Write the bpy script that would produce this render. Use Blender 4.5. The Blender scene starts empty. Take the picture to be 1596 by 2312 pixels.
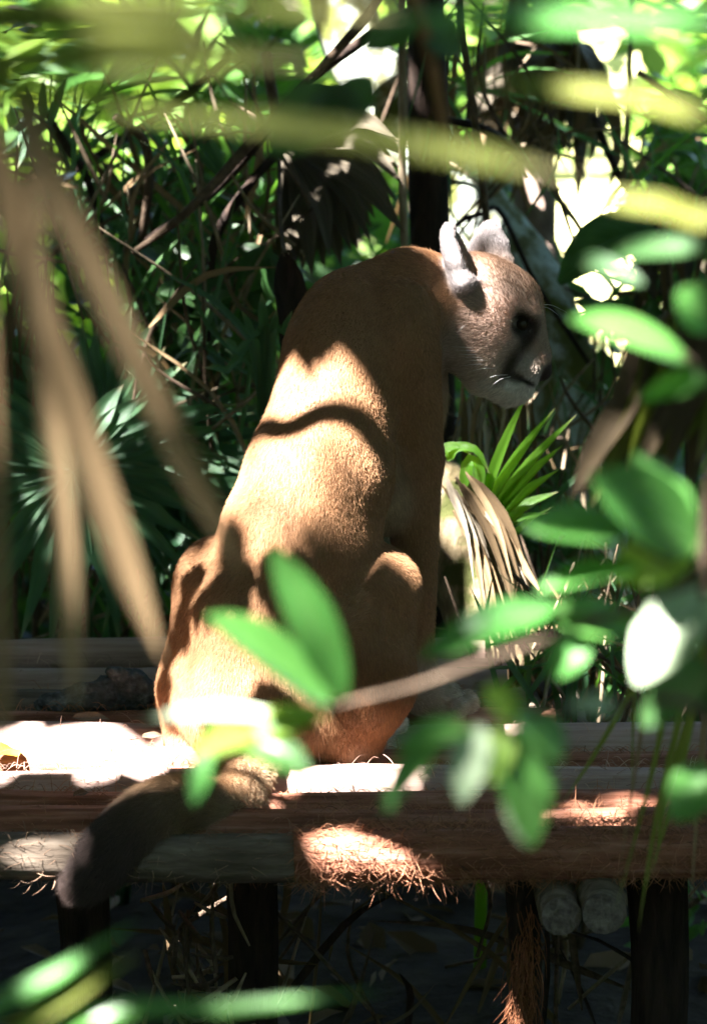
import bpy, math, random, os
import numpy as np
from mathutils import Vector, Matrix, Euler
R = math.radians
rng = np.random.default_rng(7)
random.seed(7)
sc = bpy.context.scene

# ------------------------------------------------------------------ camera
PITCH, DIST, SC = R(12.0), 7.0, 0.0008        # SC: metres per display pixel (1596 wide) at DIST
Z0 = 0.434                                    # height of the picture centre over the platform, at y = 0
CAM = Vector((0.0, -DIST*math.cos(PITCH), Z0 + DIST*math.sin(PITCH)))
FW = Vector((0, math.cos(PITCH), -math.sin(PITCH)))
UP = Vector((0, math.sin(PITCH), math.cos(PITCH)))
RT = Vector((1, 0, 0))
cam = bpy.data.cameras.new('camera')
cam.sensor_fit = 'HORIZONTAL'; cam.sensor_width = 36.0
cam.lens = 36.0*DIST/(1596*SC)
cam.clip_start = 0.1; cam.clip_end = 500
cam.dof.use_dof = True; cam.dof.focus_distance = 6.98; cam.dof.aperture_fstop = 5.0
cam.dof.aperture_blades = 7
camo = bpy.data.objects.new('camera', cam); sc.collection.objects.link(camo)
camo.location = CAM; camo.rotation_euler = (R(90)-PITCH, 0, 0)
sc.camera = camo

# ------------------------------------------------------------------ sky, sun, exposure
SUN_DIR = Vector((-0.42, -0.34, 0.84)).normalized()      # towards the sun
elev = math.asin(SUN_DIR.z); azim = math.atan2(SUN_DIR.x, SUN_DIR.y)
w = bpy.data.worlds.new('World'); sc.world = w; w.use_nodes = True
nt = w.node_tree
bg = nt.nodes['Background']; bg.inputs['Strength'].default_value = 0.05
sky = nt.nodes.new('ShaderNodeTexSky'); sky.sky_type = 'NISHITA'; sky.sun_disc = False
sky.sun_elevation = elev; sky.sun_rotation = azim
nt.links.new(sky.outputs[0], bg.inputs[0])
sun = bpy.data.lights.new('sun', 'SUN'); sun.energy = 5.0; sun.angle = R(0.53); sun.color = (1.0, 0.965, 0.94)
suno = bpy.data.objects.new('sun', sun); sc.collection.objects.link(suno)
suno.rotation_euler = SUN_DIR.to_track_quat('Z', 'Y').to_euler(); suno.location = (-4, -3, 9)
vs = sc.view_settings
vs.view_transform = 'Standard'; vs.look = 'None'; vs.gamma = 1.0; vs.use_curve_mapping = False
vs.exposure = 4.15
cy = sc.cycles
cy.use_denoising = True; cy.max_bounces = 7; cy.diffuse_bounces = 4; cy.glossy_bounces = 3
cy.transmission_bounces = 5; cy.transparent_max_bounces = 6; cy.sample_clamp_indirect = 6.0
cy.caustics_reflective = False; cy.caustics_refractive = False
sc.render.hair_type = 'STRIP' if hasattr(sc.render, 'hair_type') else 'STRIP'

# ------------------------------------------------------------------ helpers
def ray(px, py):
    return (FW*DIST + RT*((px-798)*SC) + UP*((1156-py)*SC)).normalized()
def P(px, py, y=0.0):                          # the point at depth y seen at a pixel
    d = ray(px, py); return CAM + d*((y-CAM.y)/d.y)
def PZ(px, py, z=0.0):                         # the point at height z seen at a pixel
    d = ray(px, py); return CAM + d*((z-CAM.z)/d.z)
def ppm(p):                                    # metres per display pixel at a point
    return SC*((Vector(p)-CAM).dot(FW))/DIST

def link(o, parent=None):
    sc.collection.objects.link(o)
    if parent is not None: o.parent = parent
    return o
def mesh(name, verts, faces, mat=None, smooth=True, uv=None):
    me = bpy.data.meshes.new(name)
    me.from_pydata([tuple(v) for v in verts], [], faces)
    if smooth and len(me.polygons):
        me.polygons.foreach_set('use_smooth', np.ones(len(me.polygons), dtype=bool))
    if mat: me.materials.append(mat)
    if uv is not None:
        li = np.zeros(len(me.loops), np.int32); me.loops.foreach_get('vertex_index', li)
        me.uv_layers.new(name='UVMap').data.foreach_set('uv', np.array(uv, np.float32)[li].ravel())
    return me
def thing(name, label, cat, base, group=None):
    o = bpy.data.objects.new(name, None); o.empty_display_size = 0.05
    o.location = base; link(o)
    o['label'] = label; o['category'] = cat
    if group: o['group'] = group
    return o
def tag(o, label, cat, group=None):
    o['label'] = label; o['category'] = cat
    if group: o['group'] = group
    return o
def base_of(o):
    while o.parent is not None: o = o.parent
    return Vector(o.location)
def part(name, me, parent, M=None):            # M: world matrix (None: mesh is in world coordinates)
    o = bpy.data.objects.new(name, me); link(o, parent)
    T = Matrix.Translation(-base_of(parent))
    o.matrix_local = T @ M if M is not None else T
    if parent.parent is not None: o.matrix_local = M if M is not None else Matrix.Identity(4)
    return o

def frames(pts):
    pts = [Vector(p) for p in pts]; out = []
    t0 = (pts[1]-pts[0]).normalized()
    n = t0.orthogonal().normalized()
    for i in range(len(pts)):
        a = pts[max(i-1, 0)]; b = pts[min(i+1, len(pts)-1)]
        t = (b-a).normalized()
        n = (n - t*n.dot(t)); n = n.normalized() if n.length > 1e-6 else t.orthogonal().normalized()
        out.append((t, n, t.cross(n)))
    return out
def smooth_path(ctrl, n):                      # Catmull-Rom through control points (any tuple length)
    c = np.array(ctrl, float)
    c = np.vstack([2*c[0]-c[1], c, 2*c[-1]-c[-2]])
    m = len(c)-3; out = []
    for k in range(n):
        u = k/(n-1)*m; i = min(int(u), m-1); t = u-i
        p0, p1, p2, p3 = c[i:i+4]
        out.append(0.5*((2*p1)+(-p0+p2)*t+(2*p0-5*p1+4*p2-p3)*t*t+(-p0+3*p1-3*p2+p3)*t**3))
    return np.array(out)
def tube(pts, radii, sides=8, cap=True, rough=0.0, seed=0, V=None, F=None):
    V = [] if V is None else V; F = [] if F is None else F
    r = random.Random(seed); fr = frames(pts); b0 = len(V)
    ph = [r.uniform(0, 6.28) for _ in range(4)]
    for i, (p, (t, n, b)) in enumerate(zip(pts, fr)):
        p = Vector(p); rad = radii[i] if hasattr(radii, '__len__') else radii
        for k in range(sides):
            a = 2*math.pi*k/sides
            rr = rad*(1+rough*(math.sin(2*a+ph[0]+i*0.5)+0.7*math.sin(3*a+ph[1]-i*0.9)+r.uniform(-.6, .6)))
            V.append(p + n*(math.cos(a)*rr) + b*(math.sin(a)*rr))
    for i in range(len(pts)-1):
        for k in range(sides):
            k2 = (k+1) % sides
            F.append((b0+i*sides+k, b0+i*sides+k2, b0+(i+1)*sides+k2, b0+(i+1)*sides+k))
    if cap:
        F.append(tuple(b0+k for k in range(sides))[::-1])
        F.append(tuple(b0+(len(pts)-1)*sides+k for k in range(sides)))
    return V, F
def tube_mesh(name, ctrl, radii, mat, n=14, sides=8, rough=0.0, seed=0):
    if hasattr(radii, '__len__'):
        c = [tuple(p)+(q,) for p, q in zip(ctrl, radii)]
        s = smooth_path(c, n); V, F = tube(s[:, :3], list(np.maximum(s[:, 3], 1e-4)), sides, True, rough, seed)
    else:
        s = smooth_path([tuple(p) for p in ctrl], n); V, F = tube(s, radii, sides, True, rough, seed)
    return mesh(name, V, F, mat)

def hair(name, roots, mids, tips, rad, mat, cols=None, parent=None):
    """strands as one Curves object (root, mid, tip)"""
    n = len(roots)
    cu = bpy.data.hair_curves.new(name); cu.add_curves([3]*n)
    pos = np.stack([roots, mids, tips], 1).reshape(-1, 3).astype(np.float32)
    cu.position_data.foreach_set('vector', pos.ravel())
    ra = cu.attributes.get('radius') or cu.attributes.new('radius', 'FLOAT', 'POINT')
    rr = np.stack([np.ones(n)*rad, np.ones(n)*rad*.8, np.ones(n)*rad*.15], 1).ravel().astype(np.float32)
    ra.data.foreach_set('value', rr)
    if cols is not None:
        a = cu.attributes.new('fur_col', 'FLOAT_COLOR', 'CURVE')
        a.data.foreach_set('color', np.c_[cols, np.ones(n)].astype(np.float32).ravel())
    cu.materials.append(mat)
    o = bpy.data.objects.new(name, cu); link(o, parent)
    if parent is not None:
        o.matrix_local = Matrix.Translation(-base_of(parent)) if parent.parent is None else Matrix.Identity(4)
    o['kind'] = 'stuff'
    return o

# ------------------------------------------------------------------ materials
def new_mat(name):
    m = bpy.data.materials.new(name); m.use_nodes = True
    n = m.node_tree.nodes; return m, n, m.node_tree.links, n['Principled BSDF']
def node(n, t, **k):
    x = n.new(t)
    for a, b in k.items():
        if a in x.inputs: x.inputs[a].default_value = b
        else: setattr(x, a, b)
    return x
def ramp(n, stops, interp='LINEAR'):
    x = n.new('ShaderNodeValToRGB'); e = x.color_ramp.elements; x.color_ramp.interpolation = interp
    while len(e) < len(stops): e.new(0.5)
    for i, (p, c) in enumerate(stops):
        e[i].position = p; e[i].color = (*c, 1)
    return x
# ================================================================== the puma
YH = 0.20                                                   # depth of the head's middle plane
HY = R(10)                                                  # head yaw away from the camera
HS = Vector((math.sin(HY), -math.cos(HY), 0))               # towards the puma's right (the side in view)
HF2 = Vector((math.cos(HY), math.sin(HY), 0))
def HP(px, py, t=0.0):                                      # t: metres towards the side in view; the far side mirrors it
    p = P(px, py, YH + (px-1110)*SC*math.sin(HY) - abs(t)*math.cos(HY))
    return p if t >= 0 else p - HS*(2*abs(t))

TAWNY = (0.34, 0.18, 0.088); RED = (0.27, 0.115, 0.045); DARKT = (0.20, 0.10, 0.045)
FACE = (0.40, 0.285, 0.225); WHITE = (0.72, 0.66, 0.58); MUZ = (0.045, 0.03, 0.022); EARB = (0.36, 0.32, 0.315)
PALE = (0.45, 0.31, 0.19); TIP = (0.075, 0.052, 0.045); TAILC = (0.27, 0.17, 0.09); PAWC = (0.50, 0.40, 0.31)
FL = .0070
prims = []      # (a, ra, b, rb, k, colour, comb direction, fur length)
def cone(a, ra, b, rb, k=0.03, col=TAWNY, comb=None, fl=0.0070, neg=False):
    a = Vector(a); b = Vector(b)
    if comb is None: comb = (b-a)
    comb = Vector(comb); comb = comb.normalized() if comb.length > 1e-6 else Vector((0, -.3, -1)).normalized()
    prims.append(('cone', np.array(a), ra, np.array(b), rb, k, np.array(col), np.array(comb), fl, neg))
def ball(a, r, k=0.03, col=TAWNY, comb=(0, -.3, -1), fl=0.0070, neg=False):
    cone(a, r, Vector(a)+Vector((0, 0, 1e-4)), r, k, col, comb, fl, neg)
def ell(c, ax, rad, k=0.02, col=TAWNY, comb=(0, -.3, -1), fl=0.0070, neg=False):
    A = np.array([list(Vector(v).normalized()) for v in ax])
    prims.append(('ell', np.array(Vector(c)), A, np.array(rad), None, k, np.array(col), np.array(Vector(comb).normalized()), fl, neg))

# --- trunk, from the rump up to the neck
T = [(612, 1545, -0.03, .142), (628, 1400, -0.03, .140), (676, 1220, -0.01, .138), (722, 1065, 0.02, .127),
     (753, 938, 0.05, .108), (792, 810, 0.09, .110), (820, 748, 0.13, .106)]
TP = [(P(a, b, c), r) for a, b, c, r in T]
for (a, ra), (b, rb) in zip(TP[:-1], TP[1:]): cone(a, ra, b, rb, 0.03, TAWNY, Vector(a)-Vector(b), FL)
# spine ridge and shoulder blades
cone(P(660, 1330, -0.125), .035, P(735, 1000, -0.055), .035, .05, (.27, .125, .055), (0, -.2, -1), FL)
ell(P(752, 785, 0.09), [(0.3, -.1, 1), (1, .1, -.3), (0, 1, .1)], (.125, .070, .08), .045, TAWNY, (-.2, -.2, -1))
ell(P(890, 800, 0.065), [(0.22, .1, 1), (1, .1, -.22), (0, 1, .1)], (.14, .068, .07), .02, TAWNY, (-.1, -.1, -1))
# neck and chest
cone(P(820, 745, .13), .106, P(925, 690, .17), .098, .04, TAWNY, (-1, 0, -.5))
cone(P(925, 690, .17), .098, P(1000, 695, .20), .088, .03, TAWNY, (-1, 0, -.4))
cone(P(900, 740, .20), .09, P(868, 900, .20), .098, .05, TAWNY, (0, .1, -1))
cone(P(868, 900, .20), .098, P(845, 1100, .15), .085, .05, PALE, (0, .1, -1), .018)
# right fore leg
cone(P(900, 815, .09), .074, P(930, 1040, .14), .056, .018, TAWNY)
cone(P(930, 1040, .14), .054, P(938, 1240, .165), .040, .014, TAWNY)
cone(P(938, 1240, .165), .040, P(936, 1490, .175), .034, .012, TAWNY)
cone(P(936, 1490, .175), .034, P(955, 1565, .175), .037, .02, PAWC)
cone(P(880, 1010, .10), .035, P(905, 1150, .15), .030, .02, TAWNY)
pr = PZ(1000, 1578, .045)
cone(P(955, 1565, .17), .036, pr, .036, .02, PAWC)
for k, (dx, dy, dz) in enumerate([(.028, -.035, -.008), (.048, -.012, -.006), (.045, .014, -.006), (.022, .034, -.01)]):
    ball(pr+Vector((dx, dy, dz)), .0185, .006, PAWC, (1, 0, -.4), .006)
# left fore leg (mostly hidden)
lf = Vector((-.13, .12, 0))
cone(P(900, 850, .075)+lf, .055, P(928, 1040, .12)+lf, .056, .03)
cone(P(928, 1040, .12)+lf, .056, P(938, 1490, .17)+lf, .036, .025)
pl = pr+lf+Vector((.03, .02, 0))
cone(P(938, 1490, .17)+lf, .036, pl, .036, .02, PAWC)
for k, (dx, dy, dz) in enumerate([(.03, -.033, -.008), (.048, -.012, -.006), (.045, .014, -.006), (.022, .034, -.01)]):
    ball(pl+Vector((dx, dy, dz)), .0185, .006, PAWC, (1, 0, -.4), .006)
# right haunch
cone(P(848, 1332, -.03), .077, P(800, 1540, -.06), .103, .022, TAWNY, (-.1, -.1, -1))
cone(P(800, 1540, -.06), .103, P(772, 1636, -.06), .08, .03, RED, (0, -.1, -1), .011)
cone(P(710, 1430, -.05), .115, P(848, 1332, -.03), .074, .025)
cone(P(785, 1672, -.09), .042, P(862, 1688, .05), .033, .02, PAWC)
rp = P(866, 1688, .06)
for dx, dy in [(.01, -.02), (.026, .0), (.02, .025)]:
    ball((rp.x+dx, rp.y+dy, .022), .019, .006, WHITE, (1, 1, -.3), .006)
# left haunch
cone(P(508, 1322, .06), .088, P(486, 1560, .05), .098, .035, TAWNY, (0, -.1, -1))
cone(P(486, 1560, .05), .098, P(492, 1640, .05), .078, .04, TAWNY, (0, -.1, -1))
cone(P(585, 1410, .0), .118, P(508, 1322, .06), .084, .03)
cone(P(412, 1585, .11), .048, P(432, 1690, .02), .040, .015, TAWNY, (0, 0, -1))
cone(P(432, 1690, .02), .038, P(395, 1688, .10), .032, .02, PAWC)
# rump
ell(P(610, 1600, -.06), [(1, 0, 0), (0, 1, 0), (0, 0, 1)], (.158, .13, .125), .04, TAWNY, (0, -.2, -1), .011)
# --- tail
tail = [(590, 1690, -.17, .040), (562, 1745, -.24, .044), (535, 1800, -.34, .046), (490, 1828, -.415, .047), (430, 1822, -.455, .048),
        (370, 1822, -.50, .049), (300, 1872, -.545, .050), (240, 1935, -.56, .049), (192, 1985, -.56, .043)]
tp = smooth_path([tuple(P(a, b, c))+(r,) for a, b, c, r in tail], 26)
for i in range(25):
    f = i/24
    col = PALE if f < .42 else (TAILC if f < .70 else TIP)
    if f >= .62 and f < .78:
        u = (f-.62)/.16; col = tuple(TAILC[j]*(1-u)+TIP[j]*u for j in range(3))
    cone(tp[i, :3], tp[i, 3]*.88, tp[i+1, :3], tp[i+1, 3]*.88, .012, col, None, .019)
# --- head (facing right, tipped down)
hp = R(30)
Hf = Vector((math.cos(hp)*HF2.x, math.cos(hp)*HF2.y, -math.sin(hp))); Hu = Vector((math.sin(hp)*HF2.x, math.sin(hp)*HF2.y, math.cos(hp)))
AX = [Hf, Hu, HS]
back = -Hf
ell(HP(1082, 672), AX, (.088, .080, .074), .03, FACE, back+Hu*.2, .008)           # cranium
ell(HP(1150, 680), AX, (.062, .056, .050), .03, FACE, back, .007)                  # forehead
for s in (1, -1):
    ell(HP(1188, 700, .026*s), AX, (.034, .024, .024), .014, FACE, back, .005)      # brow
    ell(HP(1066, 752, .042*s), AX, (.070, .070, .044), .03, FACE, back-Hu*.4, .010)   # cheek
    ell(HP(1122, 782, .040*s), AX, (.050, .042, .026), .02, FACE, back-Hu*.2, .007)  # cheekbone
    cone(HP(1078, 812, .032*s), .042, HP(1148, 860, .018*s), .026, .02, (0.48, .38, .29), (-.8, 0, -.4), .010)   # jaw
    ell(HP(1176, 827, .022*s), AX, (.040, .032, .025), .010, (.36, .28, .22), (-.8, 0, -.5), .005)   # whisker pad
    ell(HP(1186, 849, .017*s), AX, (.028, .015, .019), .008, (.62, .56, .50), (-.8, 0, -.5), .004)   # lip
    ell(HP(1148, 824, .046*s), AX, (.012, .026, .012), .010, MUZ, (-.8, 0, -.5), .005)   # dark patch behind the pad: marking plus painted shadow
    ell(HP(1166, 728, .036*s), AX, (.026, .017, .014), .010, MUZ, back, .003)           # dark eye surround: dark fur plus brow shade put into the colour
cone(HP(1180, 735), .042, HP(1206, 805), .031, .016, FACE, (-.3, 0, .9), .004)          # bridge
cone(HP(1206, 805), .029, HP(1213, 830), .022, .010, (.27, .18, .14), (-.3, 0, .9), .003)
ell(HP(1222, 836), AX, (.020, .020, .021), .006, (.05, .028, .028), (-.3, 0, .9), .0008)  # nose leather
cone(HP(1150, 876), .027, HP(1178, 878), .022, .012, WHITE, (-1, 0, -.4), .008)        # chin
cone(HP(1096, 846), .038, HP(1150, 876), .027, .02, WHITE, (-1, 0, -.4), .011)        # throat
for s in (1, -1):
    ell(HP(1184, 734, .057*s), AX, (.026, .019, .021), .008, MUZ, back, .002, True)     # eye socket
    cone(HP(1208, 858, .018*s), .0045, HP(1165, 861, .046*s), .005, .005, MUZ, back, .002, True)   # mouth line
    cone(HP(1165, 861, .046*s), .005, HP(1140, 852, .056*s), .005, .005, MUZ, back, .002, True)
    ball(HP(1229, 843, .010*s), .005, .004, (.01, .008, .008), back, .0005, True)       # nostril
# ears: shells
def ear(base, top, fwd, width, depth):
    base = Vector(base); top = Vector(top); fwd = Vector(fwd).normalized()
    u = (top-base); L = u.length; u.normalize(); fwd = (fwd-u*fwd.dot(u)).normalized(); sd = u.cross(fwd)
    for q, h, wd in ((.10, .28, 1.25), (.40, .36, 1.0), (.68, .33, .58)):
        ell(base+u*(L*q)-fwd*(depth*.25*q), [u, sd, fwd], (L*h, width*wd, depth*(1.15-.5*q)), .012, EARB, u*.9-fwd*.2, .005)
    ell(base+u*(L*.40)+fwd*(depth*.80), [u, sd, fwd], (L*.40, width*.80, depth*.95), .005, (.13, .10, .09), u, .003, True)
    ell(base+u*(L*.66)+fwd*(depth*.62), [u, sd, fwd], (L*.30, width*.50, depth*.78), .005, (.13, .10, .09), u, .003, True)
ear(HP(1052, 632, .050), HP(1016, 503, .066), Vector(HF2)*.95+HS*.28+Vector((0, 0, .1)), .045, .026)
EB = P(1100, 600, YH+.055)
ear(EB, P(1112, 500, YH+.085), Vector(HF2)*.72-HS*.70, .044, .022)
H_EYE = HP(1181, 743, .0415)

# --- sample the signed distance on a grid, prims blended smoothly
VOX = 0.0045
lo = np.array([-.66, -.68, -.30]); hi = np.array([.44, .46, 1.02])
dims = np.ceil((hi-lo)/VOX).astype(int)
D = np.full(dims, 1.0, np.float32)
def prim_d(p, X):
    if p[0] == 'cone':
        a, ra, b, rb = p[1], p[2], p[3], p[4]
        ba = b-a; L2 = ba@ba; pa = X-a
        t = np.clip((pa@ba)/L2, 0, 1)
        return np.linalg.norm(pa-t[..., None]*ba, axis=-1)-(ra+(rb-ra)*t)
    c, A, r = p[1], p[2], p[3]
    q = (X-c)@A.T
    k0 = np.linalg.norm(q/r, axis=-1); k1 = np.linalg.norm(q/(r*r), axis=-1)
    return k0*(k0-1)/np.maximum(k1, 1e-6)
for p in prims:
    k = p[5]
    if p[0] == 'cone':
        m = max(p[2], p[4]); b0 = np.minimum(p[1], p[3])-m; b1 = np.maximum(p[1], p[3])+m
    else:
        m = max(p[3]); b0 = p[1]-m; b1 = p[1]+m
    i0 = np.clip(((b0-k-.03-lo)/VOX).astype(int), 0, dims); i1 = np.clip(((b1+k+.03-lo)/VOX).astype(int)+2, 0, dims)
    sl = tuple(slice(x, y) for x, y in zip(i0, i1))
    g = np.stack(np.meshgrid(*[lo[j]+VOX*np.arange(i0[j], i1[j]) for j in range(3)], indexing='ij'), -1).astype(np.float32)
    d = prim_d(p, g).astype(np.float32); o = D[sl]
    if p[9]:
        h = np.maximum(k-np.abs(o+d), 0)/k; D[sl] = np.maximum(o, -d)+h*h*k*.25
    else:
        h = np.maximum(k-np.abs(o-d), 0)/k; D[sl] = np.minimum(o, d)-h*h*k*.25

def surface_nets(D, lo, vox):
    S = D < 0
    nx, ny, nz = D.shape
    cell = np.zeros((nx-1, ny-1, nz-1), np.uint8)
    for i in (0, 1):
        for j in (0, 1):
            for k in (0, 1): cell += S[i:nx-1+i, j:ny-1+j, k:nz-1+k]
    act = (cell > 0) & (cell < 8)
    ids = np.full(act.shape, -1, np.int64); I = np.argwhere(act); ids[act] = np.arange(len(I))
    acc = np.zeros((len(I), 3)); cnt = np.zeros(len(I))
    off = [(i, j, k) for i in (0, 1) for j in (0, 1) for k in (0, 1)]
    for a in off:
        for ax in range(3):
            if a[ax] == 1: continue
            b = list(a); b[ax] = 1
            A = I+np.array(a); B = I+np.array(b)
            da = D[A[:, 0], A[:, 1], A[:, 2]]; db = D[B[:, 0], B[:, 1], B[:, 2]]
            m = (da < 0) != (db < 0)
            t = da[m]/(da[m]-db[m])
            pnt = np.repeat(np.array(a, float)[None], m.sum(), 0); pnt[:, ax] += t
            acc[m] += pnt; cnt[m] += 1
    V = lo+vox*(I+acc/cnt[:, None])
    F = []
    for ax in range(3):
        o1, o2 = [(1, 2), (2, 0), (0, 1)][ax]
        s0 = [slice(None)]*3; s1 = [slice(None)]*3; s0[ax] = slice(0, -1); s1[ax] = slice(1, None)
        a = S[tuple(s0)]; b = S[tuple(s1)]
        E = np.argwhere(a != b); flip = a[a != b]
        E_ok = (E[:, o1] > 0) & (E[:, o2] > 0) & (E[:, o1] < D.shape[o1]-1) & (E[:, o2] < D.shape[o2]-1)
        E = E[E_ok]; flip = flip[E_ok]
        q = []
        for d1, d2 in ((-1, -1), (0, -1), (0, 0), (-1, 0)):
            C = E.copy(); C[:, o1] += d1; C[:, o2] += d2
            q.append(ids[C[:, 0], C[:, 1], C[:, 2]])
        q = np.stack(q, 1); q[~flip] = q[~flip][:, ::-1]
        F.append(q)
    return V, np.vstack(F)
V, F = surface_nets(D, lo, VOX); del D
# keep the largest connected piece is not needed: all prims overlap; relax once
E = np.vstack([F[:, [0, 1]], F[:, [1, 2]], F[:, [2, 3]], F[:, [3, 0]]])
for it in range(2):
    s = np.zeros_like(V); c = np.zeros(len(V))
    np.add.at(s, E[:, 0], V[E[:, 1]]); np.add.at(c, E[:, 0], 1)
    V = V*.5+.5*s/np.maximum(c, 1)[:, None]
def attr_at(X):
    W = np.zeros((len(X), 1)); C = np.zeros((len(X), 3)); G = np.zeros((len(X), 3)); L = np.zeros((len(X), 1))
    for p in prims:
        d = prim_d(p, X)
        w = np.exp(-np.maximum(np.abs(d) if p[9] else d, -.03)/(.0035 if p[8] < .009 else .010))[:, None]
        if p[9]: w *= 1.4
        W += w; C += w*p[6]; G += w*p[7]; L += w*p[8]
    return C/W, G, L/W
PAINT = []
def paint(c, rad, col, amt=1.0, soft=.35): PAINT.append((np.array(c), np.array(rad), np.array(col), amt, soft))
CROWN = (0.34, 0.19, 0.10)
paint(HP(1120, 610), (.10, .035, .05), CROWN, .7, .6)
paint(HP(1200, 668), (.045, .03, .03), CROWN, .6, .6)
paint(HP(1135, 880), (.075, .036, .075), WHITE, 1.0, .3)
for s in (1, -1):
    paint(HP(1188, 838, .036*s), (.034, .026, .032), (.40, .33, .28), .9, .5)
    paint(HP(1192, 862, .02*s), (.032, .014, .03), (.66, .60, .54), .9, .5)
    paint(HP(1150, 818, .048*s), (.013, .040, .028), MUZ, .95, .5)  # whisker marking, deepened with painted shadow
    paint(HP(1160, 846, .046*s), (.022, .010, .024), MUZ, .85, .5)
    paint(HP(1180, 732, .042*s), (.030, .022, .028), (.022, .016, .013), 1.0, .45)  # dark eye fur, widened with the shade under the brow
    paint(HP(1190, 762, .038*s), (.016, .034, .022), (.045, .03, .024), .95, .5)  # tear line, with the shading below the eye painted in
    paint(HP(1152, 722, .05*s), (.022, .008, .02), (.50, .40, .32), .6, .6)
    paint(HP(1188, 860, .036*s), (.030, .0055, .03), (.03, .02, .017), .95, .4)
paint(HP(1227, 840), (.018, .024, .034), (.045, .026, .026), 1.0, .25)
paint(HP(1216, 810), (.014, .022, .018), (.17, .11, .09), .8, .6)
PAX = np.array([list(Hf), list(Hu), list(HS)])
def painted(X, C):
    C = C.copy()
    for c, r, col, amt, soft in PAINT:
        q = np.linalg.norm(((X-c)@PAX.T)/r, axis=1)
        w_ = np.clip((1+soft-q)/(2*soft), 0, 1)*amt
        w_ = (w_*w_*(3-2*w_))[:, None] if amt == 1.0 else w_[:, None]
        C = C*(1-w_)+col*w_
    return C
COL, _, _ = attr_at(V); COL = painted(V, COL)
fur_m, fn, fl_, fb = new_mat('puma_fur')
at = node(fn, 'ShaderNodeAttribute', attribute_name='fur_col')
nz = node(fn, 'ShaderNodeTexNoise', Scale=24.0, Detail=6.0, Roughness=.7)
mx = node(fn, 'ShaderNodeMix', data_type='RGBA', blend_type='MULTIPLY'); mx.inputs[0].default_value = .6
rp_ = ramp(fn, [(.3, (.62, .6, .58)), (.7, (1.25, 1.22, 1.2))])
fl_.new(nz.outputs[0], rp_.inputs[0]); fl_.new(at.outputs['Color'], mx.inputs[6]); fl_.new(rp_.outputs[0], mx.inputs[7])
fl_.new(mx.outputs[2], fb.inputs['Base Color'])
fb.inputs['Roughness'].default_value = .62; fb.inputs['Specular IOR Level'].default_value = .25
puma = thing('puma', 'tawny puma sitting on the log platform with its head turned sideways', 'puma', P(612, 1735, -.03))
me = bpy.data.meshes.new('body')
me.vertices.add(len(V)); me.vertices.foreach_set('co', V.astype(np.float32).ravel())
me.loops.add(F.size); me.loops.foreach_set('vertex_index', F.ravel().astype(np.int32))
me.polygons.add(len(F)); me.polygons.foreach_set('loop_start', np.arange(0, F.size, 4, dtype=np.int32))
me.polygons.foreach_set('use_smooth', np.ones(len(F), dtype=bool))
me.update(); me.validate()
ca = me.attributes.new('fur_col', 'FLOAT_COLOR', 'POINT')
ca.data.foreach_set('color', np.c_[COL*.8, np.ones(len(V))].astype(np.float32).ravel())
me.materials.append(fur_m)
body = part('body', me, puma)
# fur
def scatter(V, F, n, seed):
    g = np.random.default_rng(seed)
    a, b, c, d = (V[F[:, i]] for i in range(4))
    nrm = np.cross(c-a, d-b); ar = np.linalg.norm(nrm, axis=1)
    idx = np.searchsorted(np.cumsum(ar), g.random(n)*ar.sum())
    idx = np.minimum(idx, len(F)-1)
    u = g.random((n, 1)); v = g.random((n, 1))
    p = (a[idx]*(1-u)+b[idx]*u)*(1-v)+(d[idx]*(1-u)+c[idx]*u)*v
    return p, nrm[idx]/np.maximum(ar[idx], 1e-12)[:, None]
NF = 420000
p0, n0 = scatter(V, F, NF, 3)
fc, fg, flen = attr_at(p0); fc = painted(p0, fc)
g = np.random.default_rng(5)
fg = fg/np.maximum(np.linalg.norm(fg, axis=1), 1e-9)[:, None]
tg = fg-n0*np.sum(fg*n0, 1)[:, None]; tg /= np.maximum(np.linalg.norm(tg, axis=1), .15)[:, None]
jit = g.normal(0, .18, (NF, 3))
ln = flen*g.uniform(.65, 1.25, (NF, 1))
mid = p0+(n0*.45+tg*.7+jit*.6)*ln*.5
tip = p0+(n0*.42+tg*1.0+jit)*ln
fc = np.clip(fc*g.normal(1, .25, (NF, 1)), .01, .95)
hair('fur', p0-n0*.001, mid, tip, .00026, fur_m, fc, puma)
# eye and whiskers
em, en, el_, eb = new_mat('puma_eye')
eb.inputs['Base Color'].default_value = (.025, .016, .007, 1); eb.inputs['Roughness'].default_value = .35; eb.inputs['Specular IOR Level'].default_value = .2
eb.inputs['Coat Weight'].default_value = .2
def sphere(name, c, r, mat, seg=16, ring=10):
    Vv = []; Ff = []
    for i in range(ring+1):
        th = math.pi*i/ring
        for j in range(seg):
            a = 2*math.pi*j/seg
            Vv.append(Vector(c)+Vector((math.sin(th)*math.cos(a), math.sin(th)*math.sin(a), math.cos(th)))*r)
    for i in range(ring):
        for j in range(seg):
            Ff.append((i*seg+j, (i+1)*seg+j, (i+1)*seg+(j+1) % seg, i*seg+(j+1) % seg))
    return mesh(name, Vv, Ff, mat)
for s in (1, -1): part('eye', sphere('eye', HP(1178, 731, .034*s), .0125, em), puma)
wm, wn, wl, wb = new_mat('whisker'); wb.inputs['Base Color'].default_value = (.85, .82, .78, 1); wb.inputs['Roughness'].default_value = .4
wr = []; wmi = []; wt = []
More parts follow.
